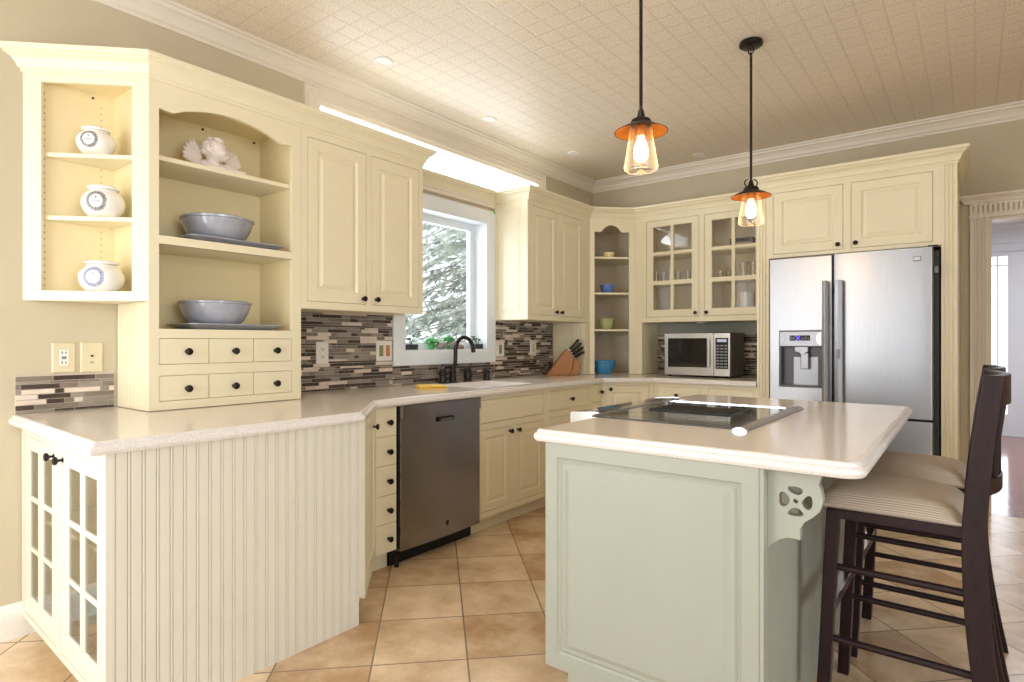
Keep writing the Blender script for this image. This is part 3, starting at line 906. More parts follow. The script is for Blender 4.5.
def drawer_cab():
    t = thing('drawer_cabinet', 'cream drawer cabinet under the counter between the sink and the corner', 'base cabinet', (.4, -1.45, 0))
    MB(BXF).holed(-1.80, -1.002, .10, .858, [(-1.765, -1.212, .694, .838), (-1.765, -1.212, .40, .650), (-1.765, -1.212, .135, .370), (-1.157, -1.010, .708, .850), (-1.157, -1.010, .135, .66)], 0, .02).build('face_frame', CREAM, t)
    MB(BXF).box(-1.80, -1.07, .0205, .58, .10, .858).build('carcass', CREAM, t)
    for a, b in ((.694, .838), (.40, .650), (.135, .370)):
        slab_front(t, BXF, -1.765, -1.212, a, b, [(-1.475, (a + b) / 2)])
    slab_front(t, BXF, -1.157, -1.010, .708, .850, [(-1.029, .787)], name='small_drawer', bead=False)
    slab_front(t, BXF, -1.157, -1.010, .135, .66, (), name='narrow_door', bead=False)
    MB(BXF).box(-1.80, -1.1, .07, .085, 0, .10).build('toe_kick', CREAM, t)
drawer_cab()

def corner_base():
    t = thing('corner_base_cabinet', 'cream diagonal corner base cabinet with one door below the blue bowl', 'base cabinet', (.4, -.4, 0))
    p0, p1 = (BX, -1.0), (.985, -.705)
    X = xf(p0, math.degrees(math.atan2(p1[1] - p0[1], p1[0] - p0[0]))); L = math.hypot(p1[0] - p0[0], p1[1] - p0[1])
    MB(X).holed(0, L, .10, .858, [(.033, .393, .135, .838)], 0, .02).build('face_frame', CREAM, t)
    raised_door(t, X, .033, .393, .135, .838, (.068, .808), fw=.058)
    MB().prism([(.02, -1.045), (.60, -1.045), (.645, -.985), (.965, -.685), (.965, -.02), (.02, -.02)], 'z', .10, .857).build('carcass', CREAM, t)
    MB(X).box(.03, L - .03, .06, .075, 0, .10).build('toe_kick', CREAM, t)
corner_base()

def back_base():
    t = thing('base_cabinet', 'cream base cabinet with two drawers below the microwave', 'base cabinet', (1.4, -.35, 0))
    X = xf((0, -.705), 0)
    dd = ((1.012, 1.373, 1.184), (1.434, 1.775, 1.60))
    MB(X).holed(.987, 1.803, .10, .858, [(a, b, .70, .835) for a, b, k in dd] + [(a, b, .135, .66) for a, b, k in dd], 0, .02).build('face_frame', CREAM, t)
    MB(X).box(.990, 1.803, .0205, .69, .10, .857).build('carcass', CREAM, t)
    for a, b, k in dd:
        slab_front(t, X, a, b, .70, .835, [(k, .765)])
        raised_door(t, X, a, b, .135, .66, (b - .03, .63))
    MB(X).box(1.0, 1.803, .07, .085, 0, .10).build('toe_kick', CREAM, t)
back_base()

# countertop: one continuous slab with a stepped ogee edge and a sink cut-out
EDGEP = [(-.022, .900), (-.014, .8985), (-.011, .894), (-.010, .888), (-.004, .886), (0, .881), (.001, .872), (-.003, .864), (-.007, .860)]
def counter_poly(path, holes=(), closed=False, first=None, last=None):
    N = len(path); offs = []
    for i in range(N):
        if closed or 0 < i < N - 1:
            offs.append(miter(right(path[i - 1], path[i]), right(path[i], path[(i + 1) % N])))
        elif i == 0: offs.append(first or right(path[0], path[1]))
        else: offs.append(last or right(path[-2], path[-1]))
    return offs
def countertop():
    path = [(.001, -4.648), (1.046, -4.690), (1.046, -3.702), (.703, -3.350), (.703, -1.035), (1.0, -.742), (1.803, -.742)]
    offs = counter_poly(path, first=(0, -1), last=(0, -1))
    t = thing('countertop', 'beige quartz countertop running from the peninsula past the sink to the microwave corner', 'countertop', (.35, -2.5, .86))
    mb = MB()
    top = [(p[0] + o[0] * -.022, p[1] + o[1] * -.022) for p, o in zip(path, offs)] + [(1.803, -.001), (.001, -.001)]
    bot = [(p[0] + o[0] * -.007, p[1] + o[1] * -.007) for p, o in zip(path, offs)] + [(1.803, -.001), (.001, -.001)]
    hole = []
    hx0, hx1, hy0, hy1, r = .165, .600, -2.455, -1.85, .06
    for cx, cy, a0 in ((hx1 - r, hy0 + r, -90), (hx1 - r, hy1 - r, 0), (hx0 + r, hy1 - r, 90), (hx0 + r, hy0 + r, 180)):
        for k in range(6):
            a = math.radians(a0 + 18 * k); hole.append((cx + r * math.cos(a), cy + r * math.sin(a)))
    for poly, z in ((top, .900), (bot, .860)):
        loops = [poly, hole]
        vs = [mb.V((p[0], p[1], z)) for l in loops for p in l]
        for tr in tessellate_polygon([[Vector((p[0], p[1], 0)) for p in l] for l in loops]): mb.F([vs[i] for i in tr])
    hv = [[mb.V((p[0], p[1], z)) for p in hole] for z in (.900, .860)]
    for i in range(len(hole)):
        j = (i + 1) % len(hole); mb.F([hv[0][i], hv[0][j], hv[1][j], hv[1][i]])
    mb.build('slab', COUNTER, t)
    e = MB()
    rings = [[e.V((p[0] + o[0] * a, p[1] + o[1] * a, z)) for a, z in EDGEP] for p, o in zip(path, offs)]
    for a, b in zip(rings, rings[1:]):
        for k in range(len(EDGEP) - 1): e.F([a[k], a[k + 1], b[k + 1], b[k]])
    e.build('moulded_edge', EDGE, t)
    return hole
HOLE = countertop()

def sink():
    t = thing('kitchen_sink', 'white undermounted kitchen sink set in the counter below the window', 'sink', (.38, -2.09, .69))
    mb = MB()
    cx, cy = .3825, -2.1525
    def ring(s, z): return [mb.V((cx + (p[0] - cx) * s, cy + (p[1] - cy) * s, z)) for p in HOLE]
    rs = [ring(1.04, .8595), ring(.995, .8595), ring(.985, .84), ring(.95, .72), ring(.88, .70), ring(.10, .695)]
    ro = [ring(1.04, .8595), ring(1.03, .83), ring(.99, .70), ring(.90, .685), ring(.12, .68)]
    for R_ in (rs, ro):
        for a, b in zip(R_, R_[1:]):
            for k in range(len(a)): mb.F([a[k], a[(k + 1) % len(a)], b[(k + 1) % len(a)], b[k]])
        mb.F(R_[-1])
    mb.build('basin', SINKW, t, smooth=True, doubles=True)
    MB().lathe([(.035, .6955), (.04, .697), (.03, .699), (0, .698)], 20, (cx, cy, 0)).build('drain', CHROME, t, smooth=True)
sink()

def faucet():
    t = thing('faucet', 'dark bronze gooseneck faucet on the counter in front of the window', 'faucet', (.10, -2.16, .9))
    x = .10
    MB().lathe([(.035, .9005), (.035, .906), (.026, .912), (.022, .96), (.027, .965), (.027, .985), (.020, .99), (.020, 1.02), (.014, 1.03), (0, 1.03)], 18, (x, -2.160, 0)).build('spout_base', BRONZE, t, smooth=True)
    pts = [(x, -2.160, 1.0), (x + .004, -2.150, 1.02), (x + .006, -2.143, 1.05), (x + .006, -2.140, 1.14)]
    for k in range(1, 13):
        a = PI - PI * 1.08 * k / 12
        pts.append((x + .006 + (k / 12) * .07, -2.082 + .058 * math.cos(a), 1.152 + .075 * math.sin(a)))
    MB().tube(pts, [.0145] * (len(pts) - 2) + [.0145, .016], 12).build('spout', BRONZE, t, smooth=True)
    MB().lathe([(.013, 0), (.0165, -.004), (.0165, -.022), (.012, -.024), (0, -.024)], 14, (pts[-1][0], pts[-1][1], pts[-1][2] + .006)).build('spout_tip', BRONZE, t, smooth=True)
    h = MB().lathe([(.035, .9005), (.035, .906), (.026, .912), (.023, .955), (.029, .962), (.026, .99), (.014, 1.005), (0, 1.008)], 18, (x, -2.266, 0))
    h.tube([(x, -2.262, .996), (x, -2.240, 1.012), (x, -2.215, 1.014), (x, -2.190, 1.010)], [.014, .015, .014, .012], 10)
    h.build('lever', BRONZE, t, smooth=True)
faucet()
def sprayer():
    t = thing('side_sprayer', 'dark bronze side sprayer on the counter, just right of the faucet', 'sprayer', (.10, -1.999, .9))
    MB().lathe([(.038, .9005), (.038, .906), (.028, .912), (.026, .925), (.033, .93), (.033, .955), (.026, .985), (.021, .99), (.018, 1.0), (0, 1.003)], 18, (.10, -1.999, 0)).build('body', BRONZE, t, smooth=True)
    MB().bar([(.10, -1.999, .998), (.11, -1.985, 1.022), (.115, -1.975, 1.034)], .016, .010).build('trigger', BRONZE, t, bevel=.003)
sprayer()
def soap():
    t = thing('soap_dispenser', 'short dark bronze soap dispenser, farthest from the faucet beside the sink', 'soap dispenser', (.10, -1.782, .9))
    MB().lathe([(.033, .9005), (.033, .905), (.023, .91), (.021, .94), (.026, .945), (.026, .965), (.020, .97), (.020, .98), (0, .982)], 18, (.10, -1.782, 0)).build('body', BRONZE, t, smooth=True)
    MB().tube([(.10, -1.782, .972), (.125, -1.802, .977), (.15, -1.82, .972)], .007, 8).build('nozzle', BRONZE, t, smooth=True)
soap()

# yellow cloth
def cloth():
    t = thing('dish_cloth', 'folded yellow dish cloth on the counter in front of the faucet', 'cloth', (.36, -2.64, .9005), rz=math.radians(-34))
    o = thing_origin = Vector(t.location)
    for k, (w, d, z, dx) in enumerate(((.180, .155, .0005, 0), (.174, .15, .0118, .003))):
        mb = MB()
        n = 9
        g = [[None] * n for _ in range(n)]; g2 = [[None] * n for _ in range(n)]
        rnd = random.Random(3 + k)
        for i in range(n):
            for j in range(n):
                x = dx + (i / (n - 1) - .5) * d + rnd.uniform(-.001, .001); y = (j / (n - 1) - .5) * w + rnd.uniform(-.002, .002)
                e = 1 if 0 < i < n - 1 and 0 < j < n - 1 else .55
                g[i][j] = mb.V((o.x + x, o.y + y, o.z + z + .0108 * e + rnd.uniform(0, .0015))); g2[i][j] = mb.V((o.x + x, o.y + y, o.z + z))
        for i in range(n - 1):
            for j in range(n - 1):
                mb.F([g[i][j], g[i + 1][j], g[i + 1][j + 1], g[i][j + 1]]); mb.F([g2[i][j], g2[i][j + 1], g2[i + 1][j + 1], g2[i + 1][j]])
        bd = [(i, 0) for i in range(n)] + [(n - 1, j) for j in range(1, n)] + [(i, n - 1) for i in range(n - 2, -1, -1)] + [(0, j) for j in range(n - 2, 0, -1)]
        for a, b in zip(bd, bd[1:] + bd[:1]): mb.F([g[a[0]][a[1]], g[b[0]][b[1]], g2[b[0]][b[1]], g2[a[0]][a[1]]])
        mb.build('fold', YELLOW, t, smooth=True)
cloth()

# ------------------------------------------------------------------ island
IX0, IX1, IY0, IY1 = 1.886, 2.868, -3.668, -2.02
def island():
    t = thing('kitchen_island', 'sage green kitchen island base with raised end panel and beadboard seating side', 'island', (2.28, -2.85, 0))
    X = xf((0, -3.655), 0)
    # end panel facing the viewer, floating over a recessed toe on its left
    MB(X).nested(1.934, 2.622, .112, .859, [(0, .03), (0, .001), (.001, 0), (.046, 0), (.050, .006), (.058, .008), (.066, .003), (.078, .003), (.094, -.004), (.100, -.004)]).build('end_panel', SAGE, t)
    MB(X).box(2.023, 2.622, .002, .03, 0, .112).build('toe_board', SAGE, t)
    MB(X).box(2.6225, 2.6335, .003, .05, 0, .859).build('corner_strip', SAGE, t)
    beadboard(xf((2.622, 0), 90), -3.605, -2.07, 0, .859, -.001, .013, .024, .008).build('beadboard_side', SAGE, t)
    MB().box(1.960, 2.606, -3.604, -2.072, .112, .858).box(2.03, 2.606, -3.60, -2.08, 0, .112).build('carcass', SAGE, t)
    out = [(2.634, .858), (2.768, .858), (2.7586, .826), (2.7655, .812), (2.7691, .786), (2.762, .759), (2.7451, .7401), (2.7254, .7247), (2.7145, .7049), (2.7155, .6764), (2.7055, .6777), (2.6853, .6774), (2.6648, .669), (2.6439, .6509), (2.634, .634)]
    hs = [[(2.6828, 0.8084), (2.6904, 0.8155), (2.713, 0.8156), (2.7235, 0.8063), (2.718, 0.7958), (2.7055, 0.7928), (2.6904, 0.7986)],
          [(2.6648, 0.7947), (2.6751, 0.799), (2.6894, 0.7859), (2.6904, 0.774), (2.6828, 0.7607), (2.671, 0.7571), (2.6632, 0.7641), (2.6627, 0.7833)],
          [(2.7195, 0.7787), (2.7328, 0.7959), (2.7441, 0.7945), (2.7455, 0.7696), (2.7377, 0.7575), (2.7254, 0.7608), (2.7185, 0.7705)],
          [(2.6843, 0.7457), (2.698, 0.7605), (2.713, 0.7587), (2.7245, 0.7472), (2.7205, 0.7384), (2.6955, 0.7367), (2.6853, 0.7393)],
          [(2.6975, 0.7805), (2.7045, 0.7835), (2.712, 0.7777), (2.708, 0.7715), (2.6995, 0.7712)]]
    def rnd_(p, it=2):
        for _ in range(it):
            q = []
            for a, b in zip(p, p[1:] + p[:1]):
                q += [(a[0] * .75 + b[0] * .25, a[1] * .75 + b[1] * .25), (a[0] * .25 + b[0] * .75, a[1] * .25 + b[1] * .75)]
            p = q
        return p
    MB().prism(out, 'y', -3.618, -3.590, [rnd_(h) for h in hs]).build('corbel', SAGE, t)
    return t
island()

def island_top():
    t = thing('island_countertop', 'beige quartz island countertop with pale moulded edge around the cooktop', 'countertop', (2.3, -2.85, .86))
    def arc(cx, cy, r, a0, a1, n=7):
        return [(cx + r * math.cos(math.radians(a0 + (a1 - a0) * k / (n - 1))), cy + r * math.sin(math.radians(a0 + (a1 - a0) * k / (n - 1)))) for k in range(n)]
    # counter-clockwise outline so that the right-hand side of travel is outside
    path = [(IX0 + .012, IY0), ] + arc(IX1 - .055, IY0 + .055, .055, -90, 0) + [(IX1 - .018, IY1 + .02), (IX1 - .04, IY1), (IX0 - .06, IY1 + .02), (IX0 - .075, -2.30), (IX0, -2.36), (IX0, -3.215), (IX0, IY0 + .014)]
    offs = counter_poly(path, closed=True)
    hole = [(1.905, -3.24), (2.44, -3.24), (2.44, -2.52), (1.905, -2.52)]
    mb = MB()
    for ins, z in ((-.022, .900), (-.007, .860)):
        poly = [(p[0] + o[0] * ins, p[1] + o[1] * ins) for p, o in zip(path, offs)]
        vs = [mb.V((p[0], p[1], z)) for p in poly]
        for tr in tessellate_polygon([[Vector((p[0], p[1], 0)) for p in poly]]): mb.F([vs[i] for i in tr])
    mb.build('slab', COUNTER, t)
    e = MB()
    rings = [[e.V((p[0] + o[0] * a, p[1] + o[1] * a, z)) for a, z in EDGEP] for p, o in zip(path, offs)]
    for a, b in zip(rings, rings[1:] + rings[:1]):
        for k in range(len(EDGEP) - 1): e.F([a[k], a[k + 1], b[k + 1], b[k]])
    e.build('moulded_edge', EDGE, t)
island_top()

def cooktop():
    t = thing('cooktop', 'black glass cooktop with steel trims and centre vent set into the island', 'cooktop', (2.15, -2.85, .9005))
    z = .9006
    MB().box(1.888, 2.440, -3.268, -2.520, z, z + .006).build('glass_surface', BGLASS, t, bevel=.002)
    c = MB().prism([(1.752, .838), (1.884, .838), (1.884, .909), (1.862, .911), (1.752, .903)], 'y', -3.196, -2.385).build('control_panel', BGLASS, t, bevel=.003)
    MB().prism([(1.750, .836), (1.8835, .836), (1.8835, .912), (1.862, .9135), (1.750, .9055)], 'y', -3.204, -3.1965).build('end_cap', CHROME, t)
    MB().prism([(1.750, .836), (1.8835, .836), (1.8835, .912), (1.862, .9135), (1.750, .9055)], 'y', -2.3845, -2.377).build('end_cap', CHROME, t)
    MB().box(1.8885, 1.898, -3.262, -2.525, z + .006, z + .009).build('joint_strip', DSTEEL, t)
    MB().box(1.898, 2.425, -2.532, -2.512, z + .0062, z + .010).build('far_trim', CHROME, t)
    bar = [(2.438, .9007), (2.486, .9007), (2.486, .9045), (2.476, .911), (2.463, .914), (2.452, .912), (2.441, .907)]
    MB().prism(bar, 'y', -3.292, -2.47).build('side_trim', DSTEEL, t, smooth=True)
    MB().prism(bar, 'y', -3.298, -3.2925).build('side_trim_cap', CHROME, t)
    g = MB().holed(1.985, 2.335, -2.955, -2.735, [(1.998 + i * .0165, 1.998 + i * .0165 + .0095, -2.943 + k * .068, -2.943 + k * .068 + .060) for i in range(20) for k in range(3)], 0, .005)
    for v in g.bm.verts: v.co = Vector((v.co.x, v.co.z, .9068 + v.co.y))
    g.build('vent_grille', BLACK, t)
    rg = mat('burner_marking', (.10, .10, .105), .2)
    for cx, cy, r in ((2.05, -3.12, .085), (2.29, -3.12, .075), (2.05, -2.60, .06), (2.30, -2.60, .055)):
        MB().lathe([(r - .002, z + .0061), (r - .002, z + .0064), (r, z + .0064), (r, z + .0061)], 40, (cx, cy, 0), cap=False).build('burner_ring', rg, t)
cooktop()

# ------------------------------------------------------------------ refrigerator
def fridge():
    t = thing('refrigerator', 'stainless steel refrigerator with bottom freezer drawer and water dispenser', 'refrigerator', (2.39, -.4, 0))
    CASE = mat('charcoal_case', (.025, .03, .028), .5)
    MB().box(1.908, 2.898, -.735, -.06, .03, 1.765).build('case', CASE, t)
    def bowed(x0, x1, y, b, n=8):
        w = x1 - x0
        return [(x0 + w * k / n, y - b * (math.sin(PI * k / n)) ** .7) for k in range(n + 1)]
    def door(x0, x1, z0, z1, yf, yb, b, name, holes=()):
        pl = [(x0, yb)] + [(x0, yf + .006)] + [(x0 + .006, yf)] + bowed(x0 + .012, x1 - .012, yf - .001, b) + [(x1 - .006, yf), (x1, yf + .006), (x1, yb)]
        return MB().prism(pl, 'z', z0, z1)
    x0, xm0, xm1, x1 = 1.916, 2.316, 2.324, 2.871
    # left door in strips so that the dispenser recess is a real hole
    dx0, dx1, dz0, dz1 = 1.985, 2.255, .882, 1.268
    yf, yb = -.818, -.742
    L = MB()
    L.box(x0, dx0, yf, yb, dz0, dz1).box(dx1, xm0, yf, yb, dz0, dz1)
    L.box(x0, xm0, yf, yb, .712, dz0).box(x0, xm0, yf, yb, dz1, 1.772)
    L2 = MB().holed(x0, xm0, .712, 1.780, [(dx0, dx1, dz0, dz1)], yf, yb)
    L.bm.free()
    ld = L2.build('left_door', STEEL, t, bevel=.006, seg=3)
    rd = door(xm1, x1, .712, 1.780, -.816, yb, .007, 'right_door').build('right_door', STEEL, t, smooth=True)
    fz = door(x0, x1, .075, .696, -.816, yb, .007, 'freezer_drawer').build('freezer_drawer', STEEL, t, smooth=True)
    MB().box(x0 + .02, x1 - .02, -.77, -.74, .02, .070).build('grille', BLACK, t)
    for cx in (1.96, 2.83):
        MB().lathe([(.02, 0), (.02, .03)], 12, (cx, -.70, .0)).build('foot', BLACK, t)
    # handles
    for n, a, b, par in (('handle', 2.262, 2.300, ld), ('handle', 2.338, 2.386, rd)):
        m = (a + b) / 2
        h = MB().prism([(a, -.868), (m, -.882), (b, -.868), (b, -.856), (a, -.856)], 'z', .77, 1.602)
        h.box(m - .012, m + .012, -.856, -.816, .80, .84).box(m - .012, m + .012, -.856, -.816, 1.53, 1.57)
        h.build(n, STEEL, par, bevel=.004, seg=2)
    MB().box(2.352, 2.374, -.8835, -.881, 1.085, 1.145).build('door_button', GREYBTN, rd, bevel=.002)
    hb = MB().prism([(2.28, -.868), (2.393, -.868), (2.393, -.878), (2.28, -.878)], 'z', 0, .001); hb.bm.free()
    MB().box(2.10, 2.55, -.868, -.850, .560, .595).box(2.13, 2.16, -.85, -.822, .565, .59).box(2.49, 2.52, -.85, -.822, .565, .59).build('handle', STEEL, fz, bevel=.005, seg=2)
    # dispenser
    GREY = mat('dispenser_grey', (.10, .10, .115), .4, .3)
    SILV = mat('dispenser_silver', (.36, .37, .40), .35, .6)
    d = MB()
    d.box(dx0 + .001, dx0 + .008, -.812, -.745, dz0, 1.158).box(dx1 - .008, dx1 - .001, -.812, -.745, dz0, 1.158).box(dx0 + .008, dx1 - .008, -.752, -.745, dz0, 1.158).box(dx0 + .008, dx1 - .008, -.816, -.752, dz0, dz0 + .012)
    d.build('dispenser_recess', GREY, ld)
    MB().box(dx0, dx1, -.824, -.76, 1.160, dz1).build('control_panel', SILV, ld, bevel=.006)
    MB().prism([(dx0 + .004, 1.166), (dx0 + .030, 1.190), (dx0 + .034, 1.215), (dx0 + .030, 1.240), (dx0 + .004, 1.262)], 'y', -.8275, -.8235).build('panel_curve', SILV, ld)
    MB().prism([(dx1 - .004, 1.166), (dx1 - .030, 1.190), (dx1 - .034, 1.215), (dx1 - .030, 1.240), (dx1 - .004, 1.262)], 'y', -.8275, -.8235).build('panel_curve', MSTEEL, ld)
    disp = MB().box(2.052, 2.182, -.8265, -.8235, 1.202, 1.238).build('display', BLACK, ld)
    MB().prism([(2.086, 1.204), (2.096, 1.204), (2.106, 1.214), (2.116, 1.204), (2.124, 1.204), (2.112, 1.220), (2.122, 1.236), (2.112, 1.236), (2.104, 1.227), (2.094, 1.236), (2.086, 1.236), (2.098, 1.220)], 'y', -.8280, -.8264).build('lit_icon', BLUEDISP, disp)
    ic = MB()
    for k, xx in enumerate((2.057, 2.064, 2.072, 2.079, 2.128, 2.138, 2.148, 2.158, 2.169)):
        ic.box(xx, xx + .005, -.8275, -.8264, 1.208 + (k % 2) * .004, 1.232 - (k % 3) * .004)
    ic.build('icons', GREYBTN, disp)
    MB().prism([(2.080, 1.160), (2.165, 1.160), (2.165, 1.125), (2.150, 1.118), (2.145, 1.105), (2.115, 1.105), (2.108, 1.118), (2.080, 1.125)], 'y', -.806, -.765).build('nozzle_block', SILV, ld, bevel=.004)
    MB().box(2.116, 2.168, -.802, -.790, 1.005, 1.118).build('ice_paddle', SILV, ld, bevel=.008, seg=3)
    MB().box(2.062, 2.222, -.758, -.753, .892, 1.09).build('splash_plate', SILV, ld, bevel=.003)
    # two-line maker's plate
    pl = MB().box(2.768, 2.811, -.8255, -.8215, 1.696, 1.726).build('badge', GREYBTN, rd)
    bt = MB()
    for r_, zz in enumerate((1.7135, 1.7035)):
        for k in range(7): bt.box(2.7725 + k * .005, 2.7725 + k * .005 + .0034, -.8262, -.8254, zz, zz + .0072)
    bt.build('badge_lettering', CHROME, pl)
    MB().box(2.845, 2.893, -.80, -.745, 1.7810, 1.793).build('hinge_cover', CASE, t)
    MB().box(2.876, 2.896, -.79, -.736, 1.62, 1.66).build('hinge', GREYBTN, t)
fridge()

# ------------------------------------------------------------------ microwave
def microwave():
    t = thing('microwave', 'stainless steel microwave oven on the counter in the niche', 'microwave', (1.25, -.28, .9))
    x0, x1, yf, yb, z0, z1 = .975, 1.528, -.470, -.085, .916, 1.268
    MB().box(x0 + .002, x1 - .002, yf + .03, yb, z0, z1).build('case', mat('microwave_case', (.16, .145, .135), .35, .8, var=.2, stretch=(1, 1, 40)), t, bevel=.004)
    d = MB().holed(x0, 1.396, z0, z1 - .004, [(1.006, 1.340, .982, 1.222)], yf, yf + .03).build('door', MSTEEL, t, bevel=.003)
    MB().box(1.000, 1.346, yf + .004, yf + .010, .976, 1.228).build('window', BGLASS, d)
    MB().box(1.352, 1.370, yf - .022, yf - .014, .985, 1.21).box(1.355, 1.367, yf - .016, yf + .002, 1.0, 1.015).box(1.355, 1.367, yf - .016, yf + .002, 1.18, 1.195).build('handle', MSTEEL, d, bevel=.003)
    p = MB().box(1.398, x1, yf, yf + .03, z0, z1 - .004).build('control_panel', MSTEEL, t, bevel=.003)
    k = MB().box(1.412, 1.514, yf - .002, yf + .002, .975, 1.225).build('keypad', BLACK, p)
    MB().box(1.425, 1.501, yf - .003, yf - .0019, 1.192, 1.214).build('display', LCD, k)
    b = MB()
    for i in range(3):
        for j in range(8):
            b.box(1.420 + i * .031, 1.420 + i * .031 + .024, yf - .0032, yf - .0019, .985 + j * .0245, .985 + j * .0245 + .012)
    b.build('buttons', GREYBTN, k)
    for cx in (1.01, 1.49):
        for cy in (-.43, -.12):
            MB().lathe([(.014, .9003), (.016, .917)], 12, (cx, cy, 0)).build('foot', BLACK, t)
microwave()

# ------------------------------------------------------------------ bar stools
def stool():
    t = thing('bar_stool', 'dark espresso bar stool with striped beige seat, nearer the viewer', 'bar stool', (2.90, -3.06, 0), 'bar stools at the island')
    ox, oy = 2.90, -3.06
    W = .19
    for s in (-1, 1):
        y = oy + s * W
        MB().bar([(2.700, y + s * .004, 0), (2.732, y - s * .004, .682)], .040, .036, (1, 0, 0)).build('front_leg', ESPRESSO, t, bevel=.003)
        pts = [(3.140, 0), (3.108, .20), (3.084, .42), (3.076, .62), (3.079, .75), (3.094, .92), (3.118, 1.105)]
        # smooth the post
        P = []
        for i in range(len(pts) - 1):
            for k in range(4):
                u = k / 4; a = pts[max(i - 1, 0)]; b = pts[i]; c = pts[i + 1]; d = pts[min(i + 2, len(pts) - 1)]
                P.append(tuple(.5 * (2 * b[j] + (c[j] - a[j]) * u + (2 * a[j] - 5 * b[j] + 4 * c[j] - d[j]) * u * u + (3 * b[j] - a[j] - 3 * c[j] + d[j]) * u ** 3) for j in (0, 1)))
        P.append(pts[-1])
        wd = lambda z: .058 - max(0, z - .65) * .032 if z > .3 else .058 + (.3 - z) * .03
        poly = [(p[0] - wd(p[1]) / 2, p[1]) for p in P] + [(p[0] + wd(p[1]) / 2, p[1]) for p in reversed(P)]
        MB().prism(poly, 'y', y - .015, y + .015).build('back_post', ESPRESSO, t, bevel=.003)
        for z in (.505, .283):
            xa = 2.72 + (z - .283) * .03; xb = 3.09 - (z - .283) * .08
            MB().tube([(xa, y, z), (xb, y, z - .002)], .0105, 10).build('side_stretcher', ESPRESSO, t, smooth=True)
    fr = MB().holed(2.714, 3.052, oy - W - .014, oy + W + .014, [(2.735, 3.03, oy - W + .02, oy + W - .02)], 0, .029)
    for v in fr.bm.verts: v.co = Vector((v.co.x, v.co.z, .656 + v.co.y))
    fr.build('seat_frame', ESPRESSO, t, bevel=.003)
    # cushion: softly domed
    n = 14; mb = MB(); top = []; bot = []
    for i in range(n + 1):
        for j in range(n + 1):
            u = i / n * 2 - 1; v = j / n * 2 - 1
            e = max(abs(u), abs(v)); dome = (1 - u ** 6) ** .5 * (1 - v ** 6) ** .5 if e < 1 else 0
            x = 2.868 + u * .186; y = oy + v * (W + .012)
            top.append(mb.V((x, y, .696 + .040 * dome + .012 * (1 - u * u) * (1 - v * v)))); bot.append(mb.V((x * .985 + 2.868 * .015, oy + (y - oy) * .97, .6855)))
    q = lambda i, j: i * (n + 1) + j
    for i in range(n):
        for j in range(n):
            mb.F([top[q(i, j)], top[q(i + 1, j)], top[q(i + 1, j + 1)], top[q(i, j + 1)]]); mb.F([bot[q(i, j)], bot[q(i, j + 1)], bot[q(i + 1, j + 1)], bot[q(i + 1, j)]])
    bd = [(i, 0) for i in range(n)] + [(n, j) for j in range(n)] + [(i, n) for i in range(n, 0, -1)] + [(0, j) for j in range(n, 0, -1)]
    for a, b in zip(bd, bd[1:] + bd[:1]): mb.F([top[q(*a)], top[q(*b)], bot[q(*b)], bot[q(*a)]])
    mb.build('seat', FABRIC, t, smooth=True)
    # curved rails and slats of the back
    def bow(z, x0, depth, dy=W - .002, n=10):
        return [(x0 + depth * (1 - (2 * k / n - 1) ** 2), oy - dy + 2 * dy * k / n, z) for k in range(n + 1)]
    MB().bar(bow(1.062, 3.112, .036), .024, .085).build('top_rail', ESPRESSO, t, bevel=.004)
    MB().bar(bow(.795, 3.086, .045), .020, .045).build('lower_rail', ESPRESSO, t, bevel=.003)
    for yy, dep in ((-.085, .80), (0, 1.), (.085, .80)):
        MB().bar([(3.086 + .045 * dep, oy + yy, .80), (3.095 + .036 * dep, oy + yy, .92), (3.110 + .036 * dep, oy + yy, 1.04)], .045, .012, (1, 0, 0)).build('back_slat', ESPRESSO, t, bevel=.002)
    MB().bar([(2.722, oy - W, .375), (2.722, oy + W, .375)], .022, .042).build('foot_rail', ESPRESSO, t, bevel=.003)
    MB().box(2.7085, 2.7355, oy - W + .03, oy + W - .03, .394, .399).box(2.7075, 2.7105, oy - W + .03, oy + W - .03, .362, .394).build('foot_plate', CHROME, t)
    MB().tube([(3.085, oy - W, .40), (3.085, oy + W, .40)], .0105, 10).build('back_stretcher', ESPRESSO, t, smooth=True)
    return t
s1 = stool()
s2 = copy_tree(s1)
s2.location = (2.905, -2.515, 0)
s2['label'] = 'dark espresso bar stool with striped beige seat, farther one near the refrigerator'

